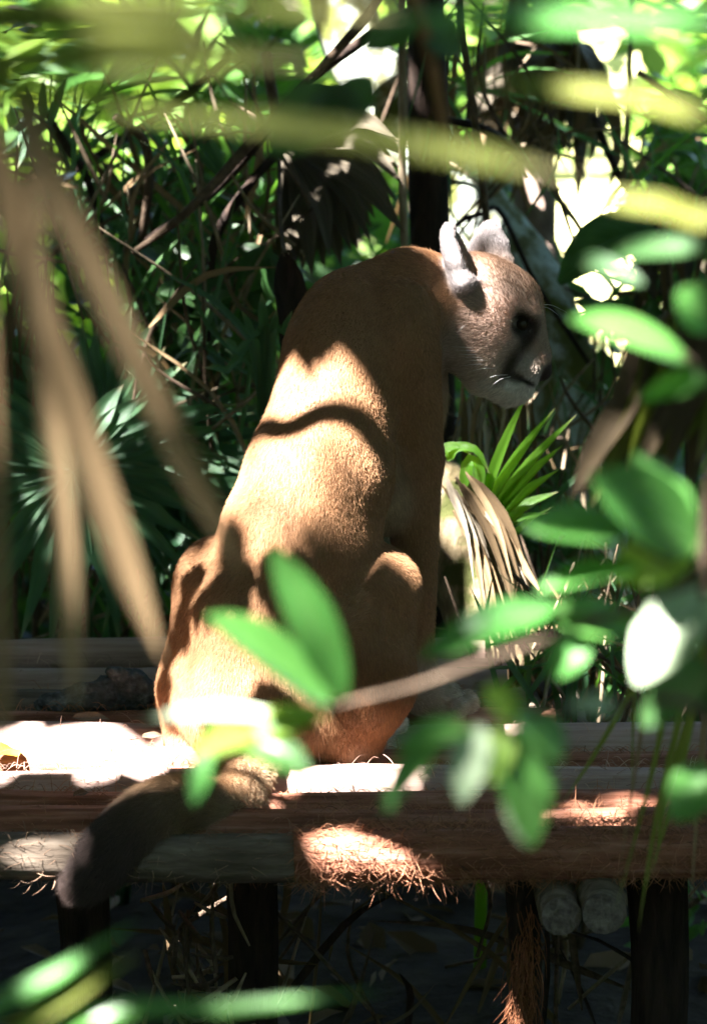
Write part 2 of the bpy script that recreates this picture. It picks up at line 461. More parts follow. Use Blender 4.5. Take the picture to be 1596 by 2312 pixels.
for px, py, tx, ty in [(1128, 806, 1020, 782), (1130, 812, 1030, 790), (1134, 818, 1035, 800), (1138, 824, 1045, 806), (1140, 832, 1040, 826),
                       (1142, 838, 1060, 838), (1150, 846, 1080, 866), (1146, 826, 1050, 815), (1152, 850, 1100, 880), (1075, 720, 1030, 752), (1078, 722, 1036, 748)]:
    a = HP(px, py, .052); b = HP(tx, ty, .11)
    wr.append(a); wt.append(b); wmi.append((a+b)/2+Vector((0, 0, .006)))
for px, py, tx, ty in [(1205, 690, 1280, 705), (1208, 695, 1262, 712), (1204, 700, 1222, 735)]:
    a = HP(px, py, .01); b = HP(tx, ty, .02); wr.append(a); wt.append(b); wmi.append((a+b)/2+Vector((0, 0, .008)))
hair('whiskers', np.array(wr), np.array(wmi), np.array(wt), .00042, wm, None, puma)
# ================================================================== materials of the place
GZ = -0.80                                                  # ground under the platform
def leaf_mat(name, c1, c2, trans, tw=.35, rough=.38, spec=.5, vein='net', spot=(.10, .07, .03)):
    """leaf with its own blotches, midrib and veins (UV: along, across)"""
    m, n, l, b = new_mat(name)
    tc = node(n, 'ShaderNodeTexCoord'); oi = node(n, 'ShaderNodeObjectInfo')
    sp = node(n, 'ShaderNodeSeparateXYZ'); l.new(tc.outputs['UV'], sp.inputs[0])
    def M(op, a, b_=None, c_=None):
        x = node(n, 'ShaderNodeMath', operation=op)
        for k, q in enumerate((a, b_, c_)):
            if q is None: continue
            if isinstance(q, (int, float)): x.inputs[k].default_value = q
            else: l.new(q, x.inputs[k])
        return x.outputs[0]
    def RGB(fac, a, b_):
        x = node(n, 'ShaderNodeMix', data_type='RGBA'); l.new(fac, x.inputs[0])
        for k, q in ((6, a), (7, b_)):
            if isinstance(q, tuple): x.inputs[k].default_value = (*q, 1)
            else: l.new(q, x.inputs[k])
        return x.outputs[2]
    off = node(n, 'ShaderNodeVectorMath', operation='ADD'); l.new(tc.outputs['UV'], off.inputs[0])
    cmb = node(n, 'ShaderNodeCombineXYZ'); l.new(M('MULTIPLY', oi.outputs['Random'], 37.0), cmb.inputs[0]); l.new(M('MULTIPLY', oi.outputs['Random'], 11.0), cmb.inputs[2]); l.new(cmb.outputs[0], off.inputs[1])
    no = node(n, 'ShaderNodeTexNoise', Scale=4.5, Detail=5.0); l.new(off.outputs[0], no.inputs['Vector'])
    f = M('ADD', M('MULTIPLY_ADD', oi.outputs['Random'], .5, -.05), M('MULTIPLY', no.outputs[0], .6))
    r = ramp(n, [(.2, c1), (.8, c2)]); l.new(f, r.inputs[0]); col = r.outputs[0]
    ac = M('ABSOLUTE', M('SUBTRACT', sp.outputs[1], .5))
    light = tuple(min(.9, x*1.7+.03) for x in c2)
    if vein == 'net':
        rib = M('SUBTRACT', 1.0, M('SMOOTH_MIN', M('MULTIPLY', ac, 26.0), 1.0, .2))
        sv = M('SINE', M('MULTIPLY_ADD', ac, -34.0, M('MULTIPLY', sp.outputs[0], 60.0)))
        svm = M('MULTIPLY', M('GREATER_THAN', sv, .86), .35)
        h = M('MAXIMUM', rib, svm); col = RGB(M('MULTIPLY', M('MAXIMUM', h, 0.0), .6), col, light)
    else:                                                   # parallel ribs of palm leaflets and dry blades
        mp = node(n, 'ShaderNodeMapping'); mp.inputs['Scale'].default_value = (1.2, 16, 1); l.new(off.outputs[0], mp.inputs[0])
        n3 = node(n, 'ShaderNodeTexNoise', Scale=2.0, Detail=4.0); l.new(mp.outputs[0], n3.inputs['Vector'])
        h = n3.outputs[0]; rr = ramp(n, [(.35, (0, 0, 0)), (.7, (1, 1, 1))]); l.new(h, rr.inputs[0])
        dk = tuple(x*.55 for x in c1); col = RGB(M('MULTIPLY', M('SUBTRACT', 1.0, rr.outputs[0]), .65), col, dk)
        if vein == 'palm':                                  # dry pale tips
            col = RGB(M('MULTIPLY', M('SMOOTH_MAX', M('MULTIPLY_ADD', sp.outputs[0], 7.0, -6.0), 0.0, .3), .8), col, (.32, .26, .14))
    n4 = node(n, 'ShaderNodeTexNoise', Scale=9.0, Detail=3.0); l.new(off.outputs[0], n4.inputs['Vector'])
    r4 = ramp(n, [(.66, (0, 0, 0)), (.72, (1, 1, 1))]); l.new(n4.outputs[0], r4.inputs[0])
    col = RGB(M('MULTIPLY', r4.outputs[0], .75), col, spot)
    l.new(col, b.inputs['Base Color'])
    rg = ramp(n, [(.3, (rough*.8,)*3), (.7, (min(1, rough*1.5),)*3)]); l.new(no.outputs[0], rg.inputs[0]); l.new(rg.outputs[0], b.inputs['Roughness'])
    b.inputs['Specular IOR Level'].default_value = spec
    bp = node(n, 'ShaderNodeBump', Strength=.45, Distance=.004); l.new(h, bp.inputs['Height']); l.new(bp.outputs[0], b.inputs['Normal'])
    t = node(n, 'ShaderNodeBsdfTranslucent'); tm = node(n, 'ShaderNodeMix', data_type='RGBA', blend_type='MULTIPLY'); tm.inputs[0].default_value = .5
    tm.inputs[6].default_value = (*trans, 1); g2 = ramp(n, [(.3, (.5, .5, .5)), (.7, (1.2, 1.2, 1.2))]); l.new(no.outputs[0], g2.inputs[0]); l.new(g2.outputs[0], tm.inputs[7]); l.new(tm.outputs[2], t.inputs[0])
    mx = node(n, 'ShaderNodeMixShader'); mx.inputs[0].default_value = tw
    l.new(b.outputs[0], mx.inputs[1]); l.new(t.outputs[0], mx.inputs[2]); l.new(mx.outputs[0], n['Material Output'].inputs[0])
    return m
def bark_mat(name, stops, scale=(6, 6, 6), rough=.85, bump=.6, nscale=3.0, dist=.02, spots=None):
    m, n, l, b = new_mat(name)
    tc = node(n, 'ShaderNodeTexCoord'); mp = node(n, 'ShaderNodeMapping'); mp.inputs['Scale'].default_value = scale
    l.new(tc.outputs['Object'], mp.inputs[0])
    no = node(n, 'ShaderNodeTexNoise', Scale=nscale, Detail=8.0, Roughness=.62); l.new(mp.outputs[0], no.inputs['Vector'])
    r = ramp(n, stops); l.new(no.outputs[0], r.inputs[0]); col = r.outputs[0]
    if spots:
        n2 = node(n, 'ShaderNodeTexNoise', Scale=spots[0], Detail=5.0); l.new(tc.outputs['Object'], n2.inputs['Vector'])
        rr = ramp(n, [(spots[1], (0, 0, 0)), (spots[1]+.09, (1, 1, 1))]); l.new(n2.outputs[0], rr.inputs[0])
        mx = node(n, 'ShaderNodeMix', data_type='RGBA'); l.new(rr.outputs[0], mx.inputs[0]); l.new(col, mx.inputs[6])
        mx.inputs[7].default_value = (*spots[2], 1); col = mx.outputs[2]
    l.new(col, b.inputs['Base Color']); b.inputs['Roughness'].default_value = rough; b.inputs['Specular IOR Level'].default_value = .2
    bp = node(n, 'ShaderNodeBump', Strength=bump, Distance=dist); l.new(no.outputs[0], bp.inputs['Height']); l.new(bp.outputs[0], b.inputs['Normal'])
    return m
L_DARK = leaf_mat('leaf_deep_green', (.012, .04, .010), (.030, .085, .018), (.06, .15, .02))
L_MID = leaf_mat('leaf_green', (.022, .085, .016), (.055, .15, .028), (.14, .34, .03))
L_FG = leaf_mat('leaf_broad_green', (.030, .125, .022), (.075, .20, .040), (.14, .38, .04), .30, .30, .6)
L_PALE = leaf_mat('leaf_pale_green', (.20, .30, .16), (.42, .46, .33), (.3, .42, .2), .25, .35, .5)
L_YEL = leaf_mat('leaf_yellow_green', (.09, .18, .02), (.20, .30, .04), (.40, .55, .05), .45)
L_PALM = leaf_mat('palm_green', (.035, .105, .045), (.085, .19, .080), (.10, .24, .05), .28, .40, .5, 'palm')
L_PALMB = leaf_mat('palm_bright', (.05, .15, .012), (.10, .22, .020), (.42, .68, .03), .5, .35, .5, 'palm')
L_OLIVE = leaf_mat('palm_olive', (.12, .14, .015), (.20, .21, .035), (.20, .26, .03), .35, .45, .4, 'palm')
L_DEAD = leaf_mat('dead_frond_grey', (.07, .058, .042), (.17, .14, .10), (.10, .08, .05), .15, .8, .2, 'dry')
L_TAN = leaf_mat('dry_blade_tan', (.26, .17, .085), (.40, .28, .15), (.22, .14, .06), .2, .7, .3, 'dry')
L_BROWN = leaf_mat('dry_blade_brown', (.09, .060, .030), (.19, .125, .065), (.12, .08, .03), .25, .75, .2, 'dry')
L_LITTER = leaf_mat('litter_leaf', (.07, .05, .03), (.26, .19, .13), (.1, .07, .04), .15, .8, .2)
L_FAR = leaf_mat('far_leaf', (.06, .16, .02), (.16, .28, .04), (.34, .50, .06), .45, .5, .3)
B_PALE = bark_mat('lichen_bark', [(.28, (.07, .07, .035)), (.42, (.17, .17, .085)), (.56, (.36, .40, .34)), (.75, (.56, .64, .60))], (7, 7, 5), .9, .9, 3.0, .02, (8.0, .53, (.10, .11, .025)))
B_DARK = bark_mat('dark_bark', [(.3, (.010, .007, .006)), (.7, (.045, .028, .020))], (16, 16, 3), .9, .8)
B_PALM = bark_mat('palm_trunk_bark', [(.25, (.07, .045, .035)), (.5, (.24, .17, .135)), (.75, (.40, .32, .27))], (14, 14, 3), .9, .9)
B_TWIG = bark_mat('twig_bark', [(.3, (.045, .030, .020)), (.7, (.13, .09, .06))], (20, 20, 20), .85, .4)
B_VINE = bark_mat('vine_bark', [(.3, (.13, .09, .055)), (.7, (.30, .24, .16))], (14, 14, 5), .85, .4)
B_LOG = bark_mat('fibrous_log', [(.25, (.085, .028, .016)), (.5, (.27, .11, .065)), (.75, (.46, .24, .17))], (2.2, 26, 26), .95, 1.0, 2.2, .012)
B_LOGG = bark_mat('grey_log', [(.25, (.045, .033, .024)), (.5, (.13, .10, .075)), (.75, (.27, .22, .17))], (3, 18, 18), .95, .8, 2.2, .012)
B_LOGP = bark_mat('pink_wood', [(.25, (.16, .10, .08)), (.5, (.34, .23, .19)), (.75, (.48, .36, .31))], (1.4, 22, 22), .8, .7, 2.0, .01)
B_END = bark_mat('log_end', [(.3, (.06, .048, .04)), (.7, (.24, .20, .17))], (22, 22, 22), .9, .6)
B_GREYW = bark_mat('weathered_wood', [(.3, (.03, .03, .03)), (.55, (.12, .125, .125)), (.8, (.32, .33, .33))], (16, 16, 16), .9, 1.0)
B_BOOT = bark_mat('palm_boot', [(.25, (.05, .035, .018)), (.5, (.16, .12, .065)), (.75, (.32, .26, .16))], (9, 9, 3), .9, 1.0, 3.0, .02, (13.0, .50, (.05, .055, .015)))
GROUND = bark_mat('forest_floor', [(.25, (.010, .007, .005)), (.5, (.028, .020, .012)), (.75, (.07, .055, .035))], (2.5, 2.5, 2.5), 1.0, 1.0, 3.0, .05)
M_FIB, fn2, fl2, fb2 = new_mat('coir_fibre'); fa = node(fn2, 'ShaderNodeAttribute', attribute_name='fur_col')
fl2.new(fa.outputs['Color'], fb2.inputs['Base Color']); fb2.inputs['Roughness'].default_value = .75; fb2.inputs['Specular IOR Level'].default_value = .2

# ------------------------------------------------------------------ shapes of leaves
def blade_mesh(name, ctrl, width, mat, nhint=(0, -1, .4), n=9, fold=.18, prof='lance', tipw=.02):
    """a leaf blade along a path; width in metres; folded along its midrib"""
    s = smooth_path([tuple(p) for p in ctrl], n) if len(ctrl) > 2 else np.linspace(tuple(ctrl[0]), tuple(ctrl[1]), n)
    nh = Vector(nhint); V = []; F = []; UV = []
    for i in range(n):
        t = i/(n-1)
        a = Vector(s[max(i-1, 0)]); b = Vector(s[min(i+1, n-1)]); tg = (b-a).normalized()
        sd = tg.cross(nh); sd = sd.normalized() if sd.length > 1e-4 else tg.orthogonal().normalized()
        up = sd.cross(tg).normalized()
        if prof == 'lance': w_ = min(1, t/.18+.25)*(1-max(0, (t-.35)/.65)**1.6)
        elif prof == 'fan': w_ = (.10+.90*min(1, t/.45))*(1-max(0, (t-.5)/.5)**1.3)
        elif prof == 'strap': w_ = min(1, .8+t)*(1-max(0, (t-.75)/.25)**1.5)
        else: w_ = math.sin(math.pi*min(1, (t*.96+.02))**.85)**.75
        w_ = max(w_, tipw)*width*.5
        p = Vector(s[i])
        V += [p-sd*w_+up*(fold*w_), p-sd*(w_*.5)+up*(fold*w_*.3), p-up*(fold*w_*.4), p+sd*(w_*.5)+up*(fold*w_*.3), p+sd*w_+up*(fold*w_)]
        UV += [(t, 0), (t, .25), (t, .5), (t, .75), (t, 1)]
    for i in range(n-1):
        for k in range(4): F.append((i*5+k, i*5+k+1, i*5+k+6, i*5+k+5))
    return mesh(name, V, F, mat, True, UV)
def unit_leaf(name, mat, w=.45, droop=.18, fold=.22, n=8, wave=.0, seed=0):
    r = random.Random(seed)
    V = []; F = []; UV = []; ph = r.uniform(0, 6)
    for i in range(n+1):
        t = i/n; hw = .5*w*(math.sin(math.pi*t**.82)**.8 if 0 < t < 1 else .015)
        for j in (-1, -.55, 0, .55, 1):
            V.append((t, hw*j, -droop*t*t*1.2+droop*.3*t + fold*abs(j)*hw+wave*math.sin(9*t+ph)*abs(j)*.1)); UV.append((t, .5+.5*j))
    for i in range(n):
        for k in range(4): F.append((i*5+k, i*5+k+1, i*5+k+6, i*5+k+5))
    return mesh(name, V, F, mat, True, UV)
UNIT = {}
def unit(mat, k=0):
    key = (mat.name, k % 4)
    if key not in UNIT:
        UNIT[key] = unit_leaf('leaf', mat, [.42, .5, .36, .30][k % 4], [.12, .22, .3, .18][k % 4], [.25, .15, .3, .35][k % 4], seed=k, wave=[.2, .4, .1, .3][k % 4])
    return UNIT[key]
def leafM(base, tip, nhint, wscale=1.0):
    base = Vector(base); tip = Vector(tip); x = tip-base; L = x.length; x.normalize()
    z = Vector(nhint); z = z-x*z.dot(x); z = z.normalized() if z.length > 1e-4 else x.orthogonal().normalized()
    y = z.cross(x)
    return Matrix(((x.x*L, y.x*L*wscale, z.x*L, base.x), (x.y*L, y.y*L*wscale, z.y*L, base.y), (x.z*L, y.z*L*wscale, z.z*L, base.z), (0, 0, 0, 1)))
def rv(r, a=1.0): return Vector((r.gauss(0, a), r.gauss(0, a), r.gauss(0, a)))

# ================================================================== ground
V = []; F = []; nx, ny = 60, 70
gx = np.concatenate([np.linspace(-60, -5, 12), np.linspace(-4.6, 4.6, 36), np.linspace(5, 60, 12)])
gy = np.concatenate([np.linspace(-14, -3, 12), np.linspace(-2.7, 8, 40), np.linspace(9, 120, 18)])
for yy in gy:
    for xx in gx:
        h = .05*math.sin(xx*1.7+yy)+.04*math.sin(yy*2.3-xx*.8)+.03*math.sin(xx*4.1)*math.sin(yy*3.7)
        V.append((xx, yy, GZ+h*(1 if yy < 9 else 3)+max(0, yy-14)*.035))
for j in range(len(gy)-1):
    for i in range(len(gx)-1):
        a = j*len(gx)+i; F.append((a, a+1, a+len(gx)+1, a+len(gx)))
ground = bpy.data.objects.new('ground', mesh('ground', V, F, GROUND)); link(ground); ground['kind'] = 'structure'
def scatter_leaves(name, n, xr, yr, zf, size, mats, seed, label, tilt=.35, wr=.45, cat='leaf litter', gap=None):
    """one uncountable mass of leaves: each a small folded blade"""
    g = np.random.default_rng(seed)
    c = np.stack([g.uniform(*xr, n), g.uniform(*yr, n), np.zeros(n)], 1); c[:, 2] = zf(c, g)
    if gap is not None:
        c = c[~gap(c)]; n = len(c)
    L = g.uniform(size[0], size[1], n)
    az = g.uniform(0, 6.283, n)
    x = np.stack([np.cos(az), np.sin(az), g.normal(0, tilt, n)], 1); x /= np.linalg.norm(x, axis=1)[:, None]
    up = np.stack([g.normal(0, tilt, n), g.normal(0, tilt, n), np.ones(n)], 1)
    y = np.cross(up, x); y /= np.linalg.norm(y, axis=1)[:, None]; z = np.cross(x, y)
    tpl = np.array([(0, 0, 0), (.35, .5, .1), (.35, 0, 0), (.35, -.5, .1), (.72, .36, .04), (.72, 0, -.06), (.72, -.36, .04), (1, 0, -.16)])
    fc = [(0, 2, 1), (0, 3, 2), (1, 2, 5, 4), (2, 3, 6, 5), (4, 5, 7), (5, 6, 7)]
    V = (c[:, None] + x[:, None]*(tpl[None, :, 0:1]*L[:, None, None]) + y[:, None]*(tpl[None, :, 1:2]*L[:, None, None]*wr) + z[:, None]*(tpl[None, :, 2:3]*L[:, None, None])).reshape(-1, 3)
    F = [tuple(k+8*i for k in f) for i in range(n) for f in fc]
    me = bpy.data.meshes.new(name); me.from_pydata(V.tolist(), [], F)
    for m in mats: me.materials.append(m)
    if len(mats) > 1:
        mi = np.repeat(g.integers(0, len(mats), n), 6).astype(np.int32); me.polygons.foreach_set('material_index', mi)
    o = bpy.data.objects.new(name, me); link(o); o['kind'] = 'stuff'
    if label: o['label'] = label; o['category'] = cat
    return o
L_LIT2 = leaf_mat('litter_leaf_pale', (.20, .16, .11), (.42, .35, .26), (.1, .07, .04), .15, .8, .2)
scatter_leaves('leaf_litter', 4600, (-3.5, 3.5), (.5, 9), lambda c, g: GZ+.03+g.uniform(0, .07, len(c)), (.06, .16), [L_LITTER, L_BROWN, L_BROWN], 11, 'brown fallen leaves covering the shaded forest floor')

# ================================================================== log platform
plat = thing('log_platform', 'low platform of fibrous palm logs that the puma sits on', 'platform', (0, 0, GZ))
def fibre(parent, n, fx, fr, seed, col=(.30, .135, .075), ln=(.012, .045), along=.9):
    g = np.random.default_rng(seed); a, b = fx; p = []; q = []; t = []
    u = g.random(n); ang = g.uniform(0, 6.283, n)
    ctr = np.array(a)+(np.array(b)-np.array(a))*u[:, None]
    nrm = np.stack([np.zeros(n), np.cos(ang), np.sin(ang)], 1)
    p = ctr+nrm*fr
    d = np.stack([g.normal(0, 1, n)*along, g.normal(0, .45, n), g.normal(-.15, .4, n)], 1); d /= np.linalg.norm(d, axis=1)[:, None]
    d = d - nrm*np.minimum(np.sum(d*nrm, 1), 0)[:, None]; l_ = g.uniform(*ln, (n, 1))
    t = p+d*l_+nrm*.004+np.array([0, 0, -.25])*l_*g.random((n, 1)); q = p+d*l_*.55+nrm*.007
    c = np.clip(np.array(col)*g.normal(1, .3, (n, 1)), .01, .8)
    hair('fibre', p-nrm*.003, q, t, .0006, M_FIB, c, parent)
log_rows = []
def log(name, x0, x1, y, z, r, mat, seed, tilt=0.0, yaw=0.0, taper=.92, nfib=0, col=(.30, .135, .075), rough=.03):
    n = 26; rr = random.Random(seed); pts = []; rad = []
    for i in range(n):
        u = i/(n-1); x = x0+(x1-x0)*u
        pts.append((x, y+yaw*x+.006*math.sin(3*x+seed), z+tilt*x+.005*math.sin(4.1*x+seed*2)))
        rad.append(r*(1-(1-taper)*u)*(1+rr.uniform(-.025, .025)))
    Vv, Ff = tube(pts, rad, 18, True, rough*.5, seed)
    o = part(name, mesh(name, Vv, Ff, mat, True), plat)
    if nfib: fibre(o, nfib, (Vector(pts[0]), Vector(pts[-1])), r*.96, seed, col)
    return o
FRONT = -0.55
log('log', -1.5, -.04, FRONT, -.047, .040, B_LOGG, 3, .0, -.015, 1.05, 900, (.24, .15, .10))
log('log', -.10, 1.6, FRONT+.01, -.050, .047, B_LOG, 4, .020, .02, .85, 8000)
log('log', -1.6, 1.7, FRONT+.115, -.046, .054, B_LOG, 5, .004, .01, .95, 5200)
log('log', -1.5, 1.5, FRONT+.235, -.056, .058, B_LOG, 6, -.004, -.008, .95, 3000)
log('log', -1.7, 1.6, FRONT+.365, -.055, .062, B_LOGP, 7, .0, .01, .95, 2600, (.40, .25, .19))
log('log', -1.5, 1.7, FRONT+.50, -.058, .062, B_LOG, 8, .004, -.006, .95, 3000)
log('log', -1.6, 1.5, FRONT+.665, -.056, .064, B_LOGP, 9, -.003, .008, .95, 1500, (.36, .22, .16))
log('log', -1.5, .38, FRONT+.79, -.058, .061, B_LOG, 10, .003, .0, .95, 1200)
log('log', -1.6, .33, FRONT+.915, -.054, .064, B_LOGG, 12, .0, .01, .95, 600)
log('log', -1.7, .30, FRONT+1.05, -.030, .060, B_LOGP, 13, .012, -.01, .9, 300, (.36, .24, .18))
log('log', -1.7, .26, FRONT+1.17, .004, .046, B_LOGP, 14, .008, .0, .9)
def beam(px, py, r, seed, y0=FRONT-.02, y1=.85, z=-.125):
    c = P(px, py, y0); c.z = z; n = 9
    pts = [(c.x+.004*math.sin(i+seed), y0+(y1-y0)*i/(n-1), c.z) for i in range(n)]
    Vv, Ff = tube(pts, [r*.82]+[r]*(n-1), 14, True, .015, seed)
    o = part('beam', mesh('beam', Vv, Ff, B_LOGG), plat)
    Vv, Ff = tube([(c.x, y0-.004, c.z), (c.x, y0+.01, c.z)], [r*.80, r*.80], 14, True, .02, seed+3)
    e = part('cut_end', mesh('cut_end', Vv, Ff, B_END, False), o)
beam(1362, 1985, .044, 2, FRONT-.09, .85, -.118); beam(1268, 2020, .042, 5, FRONT-.05, .85, -.135); beam(250, 2000, .040, 9, FRONT+.2)
def post(px, y, r, seed, mat=B_LOG, fib=0):
    x = P(px, 2000, y).x
    o = part('post', tube_mesh('post', [(x, y, -.10), (x+.01, y, -.4), (x-.01, y+.01, GZ-.05)], [r, r*.95, r*1.05], mat, 10, 12, .03, seed), plat)
    if fib:
        g = np.random.default_rng(seed); n = fib; u = g.random(n)
        ang = g.normal(-.9, .7, n); u = u**.5; a = np.stack([x+r*np.cos(ang)*(1-.4*u), y+r*np.sin(ang), -.14-.20*u], 1)
        l_ = g.uniform(.03, .11, (n, 1)); t = a+np.stack([g.normal(0, .22, n)-.3*np.cos(ang), g.normal(-.08, .15, n), -np.ones(n)], 1)*l_
        m_ = (a+t)/2+np.stack([np.cos(ang), np.sin(ang), np.zeros(n)], 1)*.012
        hair('fibre', a, m_, t, .0008, M_FIB, np.clip(np.array((.22, .085, .04))*g.normal(1, .3, (n, 1)), .01, .8), o)
post(1178, FRONT+.10, .030, 1, B_DARK, 380); post(1480, FRONT+.25, .055, 2, B_DARK); post(560, FRONT+.45, .05, 3, B_DARK); post(180, FRONT+.3, .05, 4, B_DARK)
# loose things lying on the logs
kn = thing('driftwood', 'gnarled grey weathered piece of wood lying on the back logs', 'driftwood', P(300, 1590, .30))
g = random.Random(4)
for i, (px, py, r_) in enumerate([(285, 1520, .022), (300, 1545, .026), (250, 1560, .030), (200, 1570, .024), (150, 1575, .020), (330, 1560, .022), (110, 1580, .016)]):
    c = P(px, py+8, .30)
    d = Vector((g.uniform(-1, 1), g.uniform(-.3, .3), g.uniform(-.2, 1.0))).normalized()
    part('wood_piece', tube_mesh('wood_piece', [c-d*r_*1.8, c-d*r_*.3+rv(g, .006), c+d*r_*.9+rv(g, .006), c+d*r_*1.9], [r_*.5, r_*1.05, r_*.9, r_*.35], B_GREYW, 14, 10, .16, i), kn)
part('wood_piece', tube_mesh('wood_piece', [P(90, 1585, .30), P(180, 1582, .29), P(290, 1580, .30), P(345, 1568, .31)], [.010, .022, .022, .012], B_GREYW, 18, 10, .16, 31), kn)
def dry_leaf(name, label, px, py, z, L, mat, az, k=1, curl=.3, cat='fallen leaf', grp=None):
    c = PZ(px, py, z); d = Vector((math.cos(az), math.sin(az), .05))
    o = bpy.data.objects.new(name, unit(mat, k)); link(o)
    o.matrix_world = leafM(c-d*L*.5, c+d*L*.5, (.1, -.5, 1), 1.2); return tag(o, label, cat, grp)
L_YDRY = leaf_mat('dry_leaf_yellow', (.45, .26, .03), (.65, .42, .06), (.4, .25, .03), .2, .6, .3)
dry_leaf('fallen_leaf', 'yellow fallen leaf on the sunlit log at the frame edge', 12, 1690, .02, .10, L_YDRY, 1.2, 1)
dry_leaf('fallen_leaf', 'pale brown dry leaf lying on the shaded back log behind the hanging dry blade', 205, 1618, .012, .07, L_LITTER, .2, 3)
dry_leaf('fallen_leaf', 'curled tan leaf lying in front of the sunlit log near the tail', 185, 1790, .012, .05, L_LITTER, 1.0, 3)
dry_leaf('fallen_leaf', 'pale dry leaf beside the left hind leg of the puma', 345, 1660, .012, .05, L_LITTER, .6, 3)

# ================================================================== background trees
def tree_trunk(name, label, cat, ctrl, rad, mat, seed=0, n=26, sides=14, rough=.03, group=None):
    t = thing(name, label, cat, Vector(ctrl[-1]), group)
    part('trunk', tube_mesh('trunk', ctrl, rad, mat, n, sides, rough, seed), t)
    return t
def at(px, py, y): return P(px, py, y)
Y1 = 2.3
leaning = tree_trunk('leaning_tree', 'pale lichen covered tree trunk leaning across behind the puma', 'tree',
    [at(560, -1500, Y1+.6), at(690, -520, Y1+.4), at(770, 0, Y1+.2), at(868, 220, Y1+.1), at(1000, 385, Y1), at(1107, 524, Y1-.05), at(1195, 650, Y1-.1), at(1250, 790, Y1-.15), at(1285, 1000, Y1-.25), (P(1420, 1500, Y1-.35).x, Y1-.4, GZ-.1)],
    [.05, .07, .077, .078, .082, .086, .088, .09, .10, .12], B_PALE, 1, 40, 18, .03)
part('branch', tube_mesh('branch', [at(850, 205, Y1), at(885, 165, Y1-.1), at(925, 135, Y1-.15), at(960, 60, Y1-.15), at(985, -200, Y1)], [.045, .035, .026, .018, .012], B_PALE, 14, 10, .06, 3), leaning)
dark = tree_trunk('dark_tree', 'straight almost black tree trunk rising behind the neck of the puma', 'tree',
    [at(935, -1600, 1.9), at(955, -400, 1.8), at(962, 0, 1.75), at(966, 300, 1.75), at(972, 600, 1.7), at(985, 1100, 1.7), (P(990, 1500, 1.7).x, 1.7, GZ-.1)],
    [.03, .040, .042, .044, .046, .05, .07], B_DARK, 2)
palmt = tree_trunk('shaggy_palm', 'shaggy pinkish palm trunk with brown dead fronds hanging from its top', 'palm',
    [at(1215, 60, 3.1), at(1212, 250, 3.1), at(1205, 420, 3.05), at(1208, 560, 3.0), at(1225, 640, 3.0), at(1250, 1000, 3.0), (P(1260, 1400, 3).x, 3.0, GZ-.1)],
    [.05, .055, .052, .052, .056, .06, .08], B_PALM, 3, 22, 14, .07)
r = random.Random(21)
for i in range(34):                                          # hanging dead skirt of the palm
    px = r.uniform(1060, 1400); top = at(r.uniform(1150, 1280), r.uniform(-40, 120), 3.1+r.uniform(-.2, .1))
    mid = at(px, r.uniform(120, 230), 2.9+r.uniform(-.25, .3)); end = at(px+r.uniform(-30, 40), r.uniform(280, 420)+abs(px-1215)*.35, 2.9+r.uniform(-.3, .3))
    part('dead_leaflet', blade_mesh('dead_leaflet', [top, mid, (mid+end)/2+rv(r, .02), end], r.uniform(.025, .055), [L_BROWN, L_DEAD, L_BROWN][i % 3], (r.uniform(-.6, .6), -1, .2), 9), palmt)
# thin vines hanging down
def vine(label, ctrl, rad, mat, grp=None):
    o = bpy.data.objects.new('vine', tube_mesh('vine', ctrl, rad, mat, 22, 7, .06, len(label))); link(o); return tag(o, label, 'vine', grp)
vine('tan hanging vine directly in front of the dark tree trunk', [at(905, -700, 1.3), at(908, 110, 1.3), at(908, 300, 1.3), at(910, 450, 1.3), at(914, 590, 1.3), at(918, 900, 1.3)], .0085, B_VINE)
vine('brown vine slanting down to the puma\'s ears', [at(1010, -600, 1.4), at(1038, 0, 1.4), at(1055, 150, 1.4), at(1080, 330, 1.4), at(1098, 500, 1.4), at(1105, 700, 1.4)], .0085, B_TWIG)
vine('thin dark branch arching from trunk to trunk above the ears', [at(980, 560, 1.9), at(1040, 500, 1.85), at(1090, 482, 1.85), at(1130, 478, 1.9), at(1210, 640, 1.9), at(1330, 820, 2.0)], .006, B_DARK)
vine('thin dark twig crossing the sunlit clearing', [at(1240, 420, 2.4), at(1300, 500, 2.4), at(1360, 610, 2.4), at(1420, 700, 2.4)], .0075, B_VINE)
vine('long slanting olive stem beside the dead fronds', [at(1440, 160, 2.0), at(1520, 220, 2.0), at(1596, 270, 2.0), at(1680, 330, 2.0)], .008, B_VINE)
vine('dark slanting stem right of the sunlit clearing', [at(1340, 260, 2.6), at(1390, 380, 2.6), at(1450, 480, 2.6), at(1500, 600, 2.6)], .011, B_DARK)
vine('pale thin straight stem among the leaves beside the dead fronds', [at(1425, -200, 2.2), at(1424, 80, 2.2), at(1416, 250, 2.2), at(1408, 420, 2.2)], .006, B_VINE)
r = random.Random(5)
